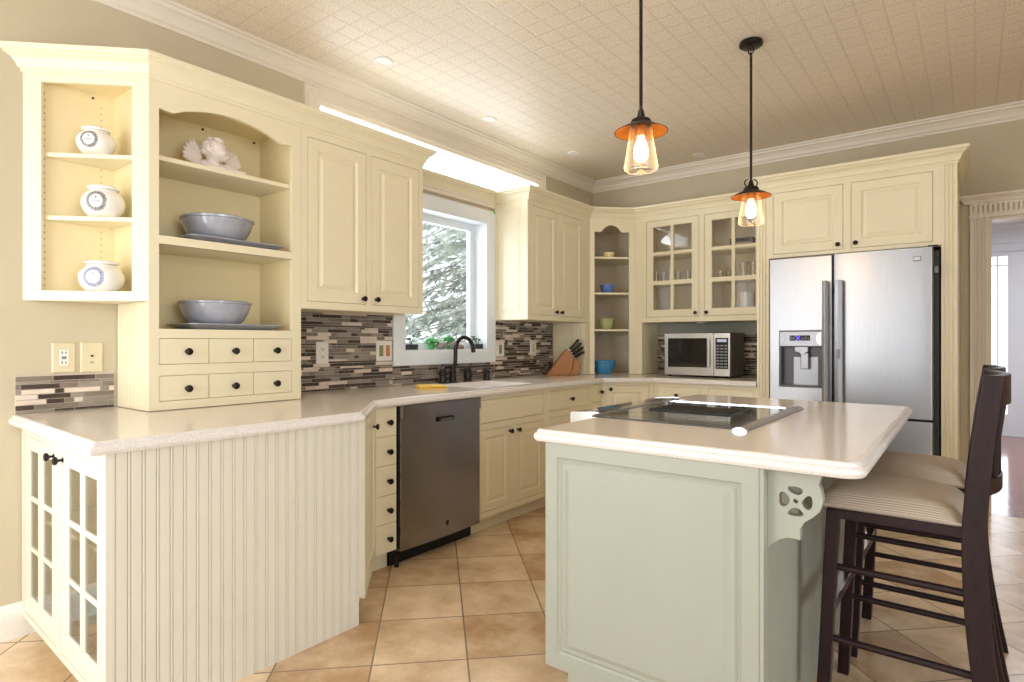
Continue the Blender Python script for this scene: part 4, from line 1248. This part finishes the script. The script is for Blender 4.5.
# ------------------------------------------------------------------ pendants and ceiling lights
def pendant(loc, zt, label, ang=38.):
    x, y = loc
    t = thing('pendant_lamp', label, 'pendant lamp', (x, y, zt), 'pendants over the island')
    r = zt   # height of the shade rim
    MB().lathe([(0, H - .0005), (.058, H - .0005), (.060, H - .006), (.060, H - .020), (.052, H - .026), (.010, H - .028), (.008, H - .034), (0, H - .034)], 28, (x, y, 0)).build('canopy', BRONZE, t, smooth=True)
    lk = MB()
    for k, (cz, ax) in enumerate(((H - .048, 0), (H - .074, 1))):
        pts = [((x + .014 * math.cos(a) if ax == 0 else x), (y + .014 * math.cos(a) if ax == 1 else y), cz + .017 * math.sin(a)) for a in [2 * PI * i / 14 for i in range(14)]]
        lk.tube(pts, .0034, 8, closed=True)
    lk.build('hook_link', BRONZE, t, smooth=True)
    MB().tube([(x, y, H - .088), (x, y, r + .07)], .0068, 12).build('rod', BRONZE, t, smooth=True)
    MB().lathe([(.011, r + .085), (.013, r + .07), (.016, r + .062), (.018, r + .052), (.036, r + .048), (.040, r + .040), (.040, r + .026)], 24, (x, y, 0)).build('fitter', BRONZE, t, smooth=True)
    lp = MB()
    for s in (-1, 1):
        pts = [(x + s * (.012 + .022 * math.sin(a)) * math.cos(math.radians(ang)), y + s * (.012 + .022 * math.sin(a)) * math.sin(math.radians(ang)), r + .052 + .020 - .020 * math.cos(a) * 1.0) for a in [PI * i / 10 for i in range(11)]]
        lp.tube(pts, .0036, 8)
    lp.build('side_loops', BRONZE, t, smooth=True)
    MB().lathe([(.034, r + .034), (.055, r + .026), (.101, r + .002), (.1025, r), (.101, r - .001), (.099, r + .0005), (.054, r + .0235), (.034, r + .031)], 40, (x, y, 0), cap=False).build('shade', BRONZE, t, smooth=True)
    MB().lathe([(.034, r + .0305), (.054, r + .0225), (.0985, r - .0002)], 40, (x, y, 0), cap=False).build('shade_lining', COPPER, t, smooth=True)
    MB().lathe([(.041, r + .020), (.0465, r - .02), (.062, r - .115), (.0655, r - .133), (.063, r - .145), (.055, r - .150), (.05, r - .150)], 32, (x, y, 0), cap=False).build('glass_jar', PGLASS, t, smooth=True)
    MB().lathe([(.020, r + .024), (.020, r - .012), (.017, r - .016)], 18, (x, y, 0)).build('socket', COPPER, t, smooth=True)
    b = MB().lathe([(.014, r - .016), (.014, r - .026), (.024, r - .05), (.029, r - .075), (.026, r - .098), (.014, r - .113), (0, r - .118)], 24, (x, y, 0)).build('bulb', BULB, t, smooth=True)
    MB().tube([(x - .008, y, r - .03), (x - .010, y, r - .09), (x + .002, y, r - .095), (x + .010, y, r - .09), (x + .008, y, r - .03)], .002, 6).build('filament', FILA, b)
    l = bpy.data.lights.new('pendant_glow', 'POINT'); l.energy = 2.4; l.color = (1, .62, .28); l.shadow_soft_size = .03
    lo = bpy.data.objects.new('pendant_glow', l); COL.objects.link(lo); lo.parent = t; lo.location = (0, 0, -.17)
pendant((2.05, -3.17), 2.008, 'bronze pendant lamp with clear glass jar, nearer and larger of two', 115.)
pendant((2.126, -1.994), 1.972, 'bronze pendant lamp with clear glass jar, nearer the refrigerator with visible ceiling mount')

for i, (x, y, lab) in enumerate(((.397, -3.055, 'recessed white ceiling light nearest the viewer, over the counter end'), (.30, -2.0, 'recessed white ceiling light beside the high transom window, second from the viewer'), (.374, -.957, 'recessed white ceiling light near the room corner'), (1.197, -.26, 'recessed white ceiling light above the glass-door cabinet'))):
    t = thing('recessed_light', lab, 'ceiling light', (x, y, H - .006), 'recessed ceiling lights')
    MB().lathe([(.036, H - .001), (.038, H - .006), (.052, H - .005), (.055, H - .0008)], 28, (x, y, 0), cap=False).build('trim_ring', WHITE, t, smooth=True)
    MB().lathe([(.037, H - .0045), (.02, H - .0025), (0, H - .002)], 24, (x, y, 0)).build('lens', PLATEW, t, smooth=True)

# ------------------------------------------------------------------ outlets and switches
def plate(label, X, x0, x1, z0, z1, kind, y=0., pm=PLATEW):
    t = thing('wall_plate', label, 'outlet' if kind in ('duplex', 'gfci', 'jack') else 'switch', tuple(X @ Vector(((x0 + x1) / 2, y, z0))))
    t.rotation_euler = (0, 0, 0)
    p = MB(X).nested(x0, x1, z0, z1, [(0, y), (0, y - .004), (.004, y - .007)]).build('cover', pm, t)
    m, zc = (x0 + x1) / 2, (z0 + z1) / 2
    yy = y - .007
    if kind == 'duplex':
        for dz in (-.022, .022):
            o = MB(X).box(m - .016, m + .016, yy - .002, yy, zc + dz - .015, zc + dz + .015).build('socket', pm, t, bevel=.004)
            MB(X).box(m - .008, m - .005, yy - .0026, yy - .0018, zc + dz - .004, zc + dz + .007).box(m + .005, m + .008, yy - .0026, yy - .0018, zc + dz - .004, zc + dz + .006).lathe([(.0025, yy - .0026), (.0025, yy - .0018)], 8, (m, 0, zc + dz - .009), 'y').build('slots', BLACK, o)
    elif kind == 'gfci':
        o = MB(X).box(m - .017, m + .017, yy - .002, yy, zc - .034, zc + .034).build('socket', PLATEW, t, bevel=.002)
        sl = MB(X)
        for dz in (-.022, .020):
            sl.box(m - .008, m - .005, yy - .0026, yy - .0018, zc + dz - .004, zc + dz + .007).box(m + .005, m + .008, yy - .0026, yy - .0018, zc + dz - .004, zc + dz + .006)
        sl.build('slots', BLACK, o)
        MB(X).box(m - .008, m + .008, yy - .0035, yy - .0019, zc - .006, zc + .006).build('test_button', GREYBTN, o)
    elif kind == 'jack':
        MB(X).lathe([(.005, yy), (.005, yy - .003)], 10, (m, 0, zc + .006), 'y').build('jack', BLACK, t)
        MB(X).box(m - .006, m + .006, yy - .001, yy, zc - .026, zc - .020).build('slot', GREYBTN, t)
    elif kind == 'double':
        MB(X).box(m - .044, m - .012, yy - .003, yy, zc - .036, zc + .036).build('rocker', GREENSW, t, bevel=.002)
        MB(X).box(m + .012, m + .044, yy - .003, yy, zc - .036, zc + .036).build('rocker', ORANGESW, t, bevel=.002)
    else:
        MB(X).box(m - .017, m + .017, yy - .003, yy, zc - .036, zc + .036).build('rocker', GREENSW if kind == 'green' else PLATE, t, bevel=.002)
plate('almond outlet plate with white outlet on the left wall above the short splashback', LW, -4.506, -4.423, 1.064, 1.19, 'gfci', pm=PLATE)
plate('almond plate with one small round jack, nearest the hutch', LW, -4.404, -4.320, 1.062, 1.192, 'jack', pm=PLATE)
plate('white two-socket outlet on the mosaic splashback beside the hutch', LW, -3.233, -3.148, 1.062, 1.194, 'duplex', -.0075)
plate('white double switch plate with green and amber rockers left of the window', LW, -2.785, -2.655, 1.069, 1.202, 'double', -.0075)
plate('white switch plate with a green rocker right of the window', LW, -1.565, -1.455, 1.072, 1.194, 'green', -.0075)
plate('narrow white switch plate on the mosaic below the right wall cabinet', LW, -1.091, -1.001, 1.072, 1.209, 'plain', -.0075)

# ------------------------------------------------------------------ crockery
JAR = [(0, 0), (.054, 0), (.064, .003), (.078, .016), (.089, .036), (.093, .056), (.0905, .074), (.082, .091), (.072, .101), (.063, .107), (.060, .114), (.056, .116), (0, .116)]
LID = [(0, .1165), (.060, .1165), (.068, .119), (.069, .126), (.063, .131), (.030, .134), (0, .135)]
def jar(loc, label, m, face, k):
    t = thing('storage_jar', label, 'jar', loc, 'white crock jars')
    o = Vector(loc)
    MB(Matrix.Translation(o)).lathe(JAR, 36).build('body', m, t, smooth=True)
    MB(Matrix.Translation(o)).lathe(LID, 32).build('lid', CERAMIC, t, smooth=True)
    t.rotation_euler = (0, 0, math.radians(face)); t.scale = k
jar((.160, -4.395, 1.9805), 'squat white lidded jar with dark round badge on the top corner shelf', JARK, 50, (.76, .76, .80))
jar((.172, -4.372, 1.7185), 'squat white lidded jar with dark round badge on the middle corner shelf', JARK, 52, (.86, .86, .96))
jar((.172, -4.378, 1.4055), 'squat white lidded jar with blue round badge on the bottom of the corner shelf', JARB, 50, (.90, .90, .96))

def bowl(name, loc, prof, m, label, cat='bowl', group=None, n=40):
    t = MB(Matrix.Translation(loc)).lathe(prof, n)
    o = t.build(name, m, None, smooth=True)
    # keep the origin at the bowl's base
    o.data.transform(Matrix.Translation(-Vector(loc))); o.location = loc
    tag(o, label, cat, group)
    return o
BIG = [(0, 0), (.078, 0), (.084, .004), (.100, .012), (.128, .040), (.147, .076), (.155, .102), (.157, .112), (.163, .115), (.164, .124), (.158, .127), (.150, .118), (.142, .088), (.120, .046), (.085, .016), (0, .012)]
def platter(loc, label, wx, wy):
    o = Vector(loc)
    mb = MB(Matrix.Translation(o))
    def ring(sx, sy, z, r=.03):
        pts = []
        for cx, cy, a0 in ((sx - r, sy - r, 0), (-sx + r, sy - r, 90), (-sx + r, -sy + r, 180), (sx - r, -sy + r, 270)):
            for k in range(5):
                a = math.radians(a0 + 22.5 * k); pts.append(mb.V((cx + r * math.cos(a), cy + r * math.sin(a), z)))
        return pts
    a, b = wx / 2, wy / 2
    R_ = [ring(a - .05, b - .05, .0), ring(a - .045, b - .045, .001), ring(a - .02, b - .02, .014), ring(a, b, .024), ring(a, b, .028), ring(a - .02, b - .02, .019), ring(a - .045, b - .045, .007)]
    mb.F(R_[0][::-1]); mb.F(R_[-1])
    for p, q in zip(R_, R_[1:]):
        for k in range(len(p)): mb.F([p[k], p[(k + 1) % len(p)], q[(k + 1) % len(p)], q[k]])
    ob = mb.build('serving_plate', GREYCER, None, smooth=True)
    ob.data.transform(Matrix.Translation(-o)); ob.location = loc
    tag(ob, label, 'plate', 'grey serving plates in the hutch')
    return ob
platter((.186, -3.850, 1.6485), 'grey rectangular plate under the bowl on the middle hutch shelf', .27, .47)
platter((.186, -3.850, 1.2505), 'grey rectangular plate under the bowl on the lowest hutch shelf', .27, .47)
bowl('mixing_bowl', (.186, -3.898, 1.6575), BIG, GREYCER, 'large blue-grey bowl on the middle hutch shelf, below the cherub', group='large grey bowls in the hutch')
bowl('mixing_bowl', (.186, -3.908, 1.2595), BIG, GREYCER, 'large blue-grey bowl on the lowest hutch shelf, above the drawers', group='large grey bowls in the hutch')

def sc(p, k, kz=None): return [(r * k, z * (kz or k)) for r, z in p]
SMALL = [(0, 0), (.042, 0), (.045, .004), (.058, .022), (.067, .048), (.0705, .074), (.0745, .077), (.0755, .086), (.070, .087), (.065, .070), (.054, .026), (.038, .012), (0, .010)]
bowl('ramekin', (.407, -.405, 1.9595), [(0, 0), (.042, 0), (.050, .03), (.057, .052), (.054, .054), (.046, .03), (.038, .008), (0, .006)], YELB, 'small butter-yellow bowl on the top corner shelf', group='corner shelf bowls')
bowl('small_bowl', (.398, -.412, 1.6375), sc(SMALL, .96, .92), BLUES, 'small bright blue bowl on the second corner shelf', group='corner shelf bowls')
bowl('small_bowl', (.388, -.422, 1.3065), sc(SMALL, 1.02, 1.15), GREENB, 'small celery-green bowl on the third corner shelf', group='corner shelf bowls')
bowl('small_bowl', (.372, -.432, .9005), sc(SMALL, 1.52, 1.42), BLUEB, 'turquoise blue bowl on the counter inside the corner cabinet', group='corner shelf bowls')

# glassware behind the panes
def tumbler(x, y, z, r, h, label, group='drinking glasses in the cabinet'):
    bowl('drinking_glass', (x, y, z), [(0, 0), (r * .86, 0), (r, h), (r * .93, h), (r * .80, .008), (0, .008)], DGLASS, label, 'glass', group, 20)
for x, y, lab in ((.775, -.20, 'short clear glass at the far left of the glass-door cabinet'), (.848, -.19, 'short clear glass second from the left in the glass-door cabinet'), (.915, -.20, 'short clear glass left of the upright bar of the left glass door'), (.975, -.18, 'short clear glass behind the upright bar of the left glass door')):
    tumbler(x, y, 1.7185, .029, .105, lab)
for x, y, lab in ((1.075, -.2, 'clear glass in the middle of the right column of the left glass door'), (1.145, -.19, 'clear glass at the right edge of the left glass door')):
    tumbler(x, y, 1.7185, .027, .10, lab)
for x, y, lab in ((1.36, -.2, 'low clear glass at the left edge of the right glass door'), (1.43, -.19, 'low clear glass left of the upright bar of the right glass door')):
    tumbler(x, y, 1.7185, .028, .075, lab)
for x, y, lab in ((1.555, -.2, 'tall clear glass just right of the upright bar of the right glass door'), (1.63, -.19, 'tall clear glass at the far right of the glass-door cabinet')):
    tumbler(x, y, 1.7185, .033, .135, lab)
bowl('pitcher', (1.57, -.17, 1.3825), [(0, 0), (.055, 0), (.062, .01), (.066, .10), (.058, .17), (.062, .225), (.058, .225), (.052, .17), (.058, .02), (0, .012)], CERAMIC, 'white ceramic pitcher behind the lowest right pane', 'pitcher')
def rack():
    t = thing('footed_stand', 'dark footed stand on the upper shelf behind the right glass door', 'stand', (1.545, -.2, 1.9685))
    DK = mat('dark_iron', (.06, .05, .05), .4, .5)
    MB().box(1.455, 1.640, -.26, -.16, 2.030, 2.052).build('tray', DK, t, bevel=.006)
    for xx in (1.463, 1.632):
        MB().bar([(xx, -.21, 1.9686), (xx, -.21, 2.031)], .014, .09, (0, 1, 0)).build('leg', DK, t)
rack()

def cherub():
    t = thing('cherub_figurine', 'pale cherub figurine with wings resting on the top hutch shelf', 'figurine', (.185, -3.925, 1.9965), rz=0)
    o = Vector(t.location)
    def part(name, build, vox=.004, m=BISQUE):
        mb = MB(Matrix.Translation(o)); build(mb)
        ob = mb.build(name, m, t, smooth=True)
        r = ob.modifiers.new('remesh', 'REMESH'); r.mode = 'VOXEL'; r.voxel_size = vox; r.use_smooth_shade = True
        s = ob.modifiers.new('smooth', 'SMOOTH'); s.iterations = 2; s.factor = .4
        return ob
    # local axes: x out of the cabinet, y along the shelf (right)
    hc = (.02, .004, .096)
    f = Vector((.62, .78, 0))          # the face looks right and outward
    side = Vector((-.78, .62, 0))
    def head(mb):
        mb.sphere(hc, .047, 3, (1, 1, 1.08))
        c = Vector(hc)
        mb.sphere(c + f * .034 + Vector((0, 0, -.018)), .026, 2)          # chin and mouth
        mb.sphere(c + f * .050 + Vector((0, 0, -.004)), .0085, 2)         # nose
        mb.sphere(c + f * .050 + Vector((0, 0, -.020)), .0065, 2, (1, 1, .5))
        for s in (-1, 1):
            mb.sphere(c + f * .034 + side * s * .022 + Vector((0, 0, -.014)), .017, 2)  # cheeks
            mb.sphere(c + f * .040 + side * s * .015 + Vector((0, 0, .006)), .007, 2)   # eyelids
            mb.sphere(c - f * .002 + side * s * .047 + Vector((0, 0, -.004)), .009, 2)   # ears
        mb.sphere((.012, .0, .050), .030, 2)                              # neck
    h = part('head', head, .0035)
    def hair(mb):
        rnd = random.Random(5)
        c = Vector(hc)
        for k in range(90):
            z = rnd.uniform(-.35, 1); a = rnd.uniform(0, 2 * PI); r = math.sqrt(max(0, 1 - z * z))
            d = Vector((r * math.cos(a), r * math.sin(a), z))
            if d.dot(f) > .20 and z < .75: continue
            mb.sphere(c + Vector((d.x * .049, d.y * .049, d.z * .052)), rnd.uniform(.008, .012), 1)
    part('hair', hair, .003)
    def body(mb):
        mb.sphere((.0, .0, .030), .042, 2, (.95, 1.35, .72))
        for s, (a, b, c) in ((-1, ((.01, -.045, .035), (.045, -.02, .016), (.055, .035, .013))), (1, ((.02, .05, .032), (.055, .06, .015), (.06, .105, .012)))):
            mb.tube([a, b, c], [.020, .017, .013], 10)
            mb.sphere(c, .015, 2, (1.1, 1.2, .8))
    part('arms', body, .004)
    def wing(s):
        def w(mb):
            for k in range(8):
                a = math.radians(124 - 14 * k)
                L = (.112 - .010 * abs(k - 2)) * (1 if s < 0 else .8)
                root = Vector((-.005, s * .052, .026)) if s < 0 else Vector((-.012, .072, .038))
                tip = root + Vector((-.010 + .002 * k, s * (.028 + L * .7 * math.cos(a)), L * math.sin(a)))
                mid = root.lerp(tip, .6) + Vector((0, 0, .004))
                mb.tube([root, mid, tip], [.009, .012, .005], 8)
            mb.sphere((-.004, s * .052, .034), .02, 2, (.6, 1, 1))
        return w
    part('wing', wing(-1), .003); part('wing', wing(1), .003)
    t.scale = (1.12, 1.12, 1.12)
cherub()

# knife block with knives
def knife_block():
    p0 = (.12, -1.0)
    X = xf(p0, 38)                       # x along the block, y its thickness, away from the viewer
    t = thing('knife_block', 'honey-coloured wooden knife block in the counter corner', 'knife block', (.22, -.90, .9005))
    T0, T1 = .0, .105
    MB(X).prism([(0, .9005), (.190, .9005), (.222, .945), (.242, 1.040), (.196, 1.122), (.170, 1.126), (.150, 1.105)], 'y', T0, T1).build('block', WOODB, t, bevel=.008, seg=2)
    MB(X).prism([(.195, .9005), (.268, .9005), (.300, .985), (.262, 1.062), (.2445, 1.040), (.2245, .945)], 'y', T0 + .008, T1 - .008).build('front_step', WOODB, t, bevel=.005)
    MB(X).prism([(.048 + .007 * math.cos(k), .928 + .004 * math.sin(k)) for k in (0, 1, 2, 3, 4, 5)], 'y', T0 - .0006, T0).build('maker_mark', BLACK, t)
    top = Vector((.196, 0, 1.122)); low = Vector((.242, 0, 1.040))
    names = ['black-handled knife at the top of the wooden block', 'black-handled knife in the second row of the block', 'black-handled knife in the third row of the block', 'short black-handled knife in the lowest row of the block']
    for r_, n_ in ((0, 2), (1, 3), (2, 3), (3, 3)):
        base = top.lerp(low, .10 + r_ * .27)
        L = (.130, .130, .125, .110)[r_]
        an = math.radians((50, 44, 37, 31)[r_]); d = Vector((math.cos(an), 0, math.sin(an)))
        for c in range(n_):
            yy = T0 + (c + .5) * (T1 - T0) / n_
            a = Vector((base.x, yy, base.z))
            kn = thing('knife', names[r_], 'knife', tuple(X @ a), ('knives in the top row of the block', 'knives in the second row of the block', 'knives in the third row of the block', 'knives in the lowest row of the block')[r_])
            MB(X).bar([a + d * .014, a + d * (L * .5), a + d * L], .017, .025, (0, 1, 0)).build('handle', BLACK, kn, bevel=.004)
            MB(X).bar([a + d * .002, a + d * .0135], .004, .018, (0, 1, 0)).build('bolster', CHROME, kn)
knife_block()

# window-sill plants
def sill(y, x=-.055): return (x, y, 1.1335)
def potted(label, y, w, leaf, seed, name='potted_plant'):
    x = -.05; z = 1.1335
    t = thing(name, label, 'plant', (x, y, z), 'pots on the window sill')
    MB().holed(y - w, y + w, z, z + .045, [], x, x + .001).bm.free()
    MB().prism([(x - .028, y - w * .86), (x + .028, y - w * .86), (x + .028, y + w * .86), (x - .028, y + w * .86)], 'z', z, z + .044).build('pot', POT, t, bevel=.005)
    rnd = random.Random(seed)
    mb = MB()
    for k in range(4):
        yy = y + rnd.uniform(-w * .6, w * .6); top = Vector((x + rnd.uniform(-.02, .02), yy + rnd.uniform(-.05, .04), z + rnd.uniform(.075, .105)))
        mb.tube([(x, yy, z + .04), ((x + top.x) / 2, (yy + top.y) / 2, z + .07), top], .0025, 6)
        for j in range(5):
            a = rnd.uniform(0, 2 * PI)
            mb.sphere(top + Vector((.010 * math.cos(a), .014 * math.sin(a), rnd.uniform(-.006, .008))), .009, 1, (1, 1.2, .5))
    mb.build('sprigs', leaf, t, smooth=True)
potted('small charcoal pot with dark sprigs at the left end of the sill', -2.42, .042, LEAFD, 4)
potted('small charcoal pot with dark sprigs at the right end of the sill', -1.725, .05, LEAFD, 9)
def succulent(label, y, z, r, seed):
    t = thing('succulent', label, 'plant', (-.06, y, 1.1335), 'succulents among the sill stones')
    rnd = random.Random(seed)
    mb = MB()
    mb.sphere((-.06, y, 1.1335 + .034), .03, 2, (.8, 1, 1.1))
    for k in range(26):
        a = k * 2.4; rr = r * math.sqrt(k / 26)
        mb.sphere((-.06 + rr * .55 * math.cos(a), y + rr * math.sin(a), z + .014 + .03 * (1 - k / 26) + rnd.uniform(-.004, .004)), .0135, 1, (.9, 1.1, .8))
    mb.build('rosette', LEAF, t, smooth=True)
succulent('bright green succulent among the stones, left of the faucet spout', -2.215, 1.175, .062, 1)
succulent('smaller green succulent among the stones, behind the faucet spout', -2.04, 1.19, .05, 2)
for k, (y, r, lab) in enumerate(((-2.13, .048, 'grey stone on the sill beside the bright succulent'), (-2.005, .055, 'largest grey stone on the sill behind the faucet'), (-1.925, .036, 'small grey stone on the sill right of the others'))):
    mb = MB(); mb.sphere((-.045, y, 1.1335 + r * .60), r, 3, (.72, 1.0, .62))
    rnd = random.Random(k)
    ph = [rnd.uniform(0, 6) for _ in range(6)]
    for v in mb.bm.verts:
        v.co.z = max(v.co.z + .004 * math.sin(40 * v.co.y + ph[0]), 1.1338); v.co.x += .004 * math.sin(50 * v.co.z + ph[1]); v.co.y += .003 * math.sin(60 * v.co.x + ph[2])
    tag(mb.build('sill_stone', STONE, None, smooth=True), lab, 'stone', 'stones on the window sill')
tag(MB().box(.021, .0225, -1.603, -1.588, 2.218, 2.242).build('green_tape', TAPEG), 'scrap of green tape at the top right corner of the window casing', 'tape')

# ------------------------------------------------------------------ outside
gr = structure(MB().box(-14, -.15, -12, 8, -1.2, -.6).build('ground', SNOW))
structure(MB().box(2, 6.4, FY + .12, 16, -.4, -.05).build('hall_ground', SNOW))
def conifer():
    t = thing('conifer_tree', 'green conifer with sweeping branches outside the kitchen window', 'tree', (-2.7, 1.95, -.6))
    o = Vector(t.location)
    rnd = random.Random(11)
    MB().tube([(o.x, o.y, -.6), (o.x + .05, o.y, 1.5), (o.x, o.y + .05, 2.6), (o.x, o.y, 3.2)], [.13, .10, .04, .01], 12).build('trunk', BARK, t, smooth=True)
    br = MB(); ne = MB()
    def needles(p, d, L):
        n = 42
        for k in range(n):
            u = rnd.random(); q = p + d * (L * u)
            for s in range(5):
                a = Vector((rnd.gauss(0, 1), rnd.gauss(0, 1), rnd.gauss(0, .7))).normalized() * rnd.uniform(.03, .075) + d * .035
                w = a.cross(Vector((0, 0, 1)));
                if w.length < 1e-4: continue
                w = w.normalized() * .0055
                v = [ne.V(q - w), ne.V(q + w), ne.V(q + a)]
                ne.F(v)
    for k in range(105):
        z = rnd.uniform(.1, 3.0); a = rnd.uniform(-2.3, -.8); L = (2.3 - z * .12) * rnd.uniform(.7, 1.1)
        d = Vector((math.cos(a), math.sin(a), rnd.uniform(-.35, .15)))
        p0 = Vector((o.x, o.y, z)); p1 = p0 + d * L * .5 + Vector((0, 0, .05)); p2 = p0 + d * L + Vector((0, 0, -.22))
        br.tube([p0, p1, p2], [.020, .012, .004], 6)
        for j in range(9):
            u = .25 + .75 * j / 9
            q = p0.lerp(p1, u * 2) if u < .5 else p1.lerp(p2, u * 2 - 1)
            sd = 1 if j % 2 else -1
            dd = (Vector((d.x * .6 - sd * d.y, d.y * .6 + sd * d.x, -.45 + rnd.uniform(-.2, .2)))).normalized()
            LL = rnd.uniform(.22, .45)
            br.tube([q, q + dd * LL], [.005, .002], 4)
            needles(q, dd, LL)
    br.build('branches', BARK, t)
    n = ne.build('needles', NEEDLE, t); n['kind'] = 'stuff'
conifer()

# ------------------------------------------------------------------ light
w = bpy.data.worlds.new('sky'); SC.world = w; w.use_nodes = True
bg = w.node_tree.nodes['Background']
bg.inputs['Color'].default_value = (.86, .93, 1, 1)
bg.inputs['Strength'].default_value = 2.2
def area(name, loc, rot, sx, sy, e, col, spread=PI):
    l = bpy.data.lights.new(name, 'AREA'); l.shape = 'RECTANGLE'; l.size = sx; l.size_y = sy; l.energy = e; l.color = col; l.spread = spread
    o = bpy.data.objects.new(name, l); COL.objects.link(o); o.location = loc; o.rotation_euler = rot
    return o
# daylight entering through each window (lamps stand just outside the glass)
area('daylight_left_window', (-.25, -5.70, 1.57), (0, -PI / 2, 0), 1.3, .85, 14, (1, .97, .90))
area('daylight_front_window', (.925, RY - .25, 1.25), (PI / 2, 0, 0), 1.5, 2.15, 42, (1, .98, .94))
area('daylight_front_right_window', (2.8, RY - .25, 1.25), (PI / 2, 0, 0), 1.05, 2.15, 9, (.92, .95, 1))
area('daylight_right_window', (RX + .25, -5.15, 1.5), (0, PI / 2, 0), 1.95, 1.85, 66, (.86, .92, 1))
area('daylight_transom', (-.22, -2.1, 2.55), (0, -PI / 2 - .5, 0), .30, 2.2, 21, (.95, .97, 1))
area('daylight_sink_window', (-.30, -2.1, 1.65), (0, -PI / 2, 0), 1.0, .85, 8, (.90, .95, 1))
area('daylight_hall_door', (3.34, FY + .3, 1.3), (-PI / 2, 0, 0), .5, 2.0, 8, (.88, .93, 1))
area('hall_fill_light', (3.9, 2.2, 2.6), (0, 0, 0), 1.2, 1.2, 58, (.90, .92, 1))  # fill light added to brighten the hall, not a fitted lamp

# ------------------------------------------------------------------ camera
cam = bpy.data.cameras.new('camera'); co = bpy.data.objects.new('camera', cam); COL.objects.link(co)
co.location = (10.4 * .296, -5.319, 1.196)
co.rotation_euler = (PI / 2, 0, math.radians(37.7))
cam.sensor_width = 36; cam.lens = 600.0 / 1024 * 36; cam.clip_start = .02
cam.shift_y = .5 / 1024
SC.camera = co
SC.view_settings.view_transform = 'Standard'
SC.view_settings.look = 'None'
SC.view_settings.gamma = 1
SC.view_settings.use_curve_mapping = False
SC.view_settings.exposure = .08
SC.cycles.use_denoising = True
SC.cycles.max_bounces = 10
SC.cycles.diffuse_bounces = 5
SC.cycles.glossy_bounces = 4
SC.cycles.transparent_max_bounces = 16
SC.cycles.sample_clamp_indirect = 6
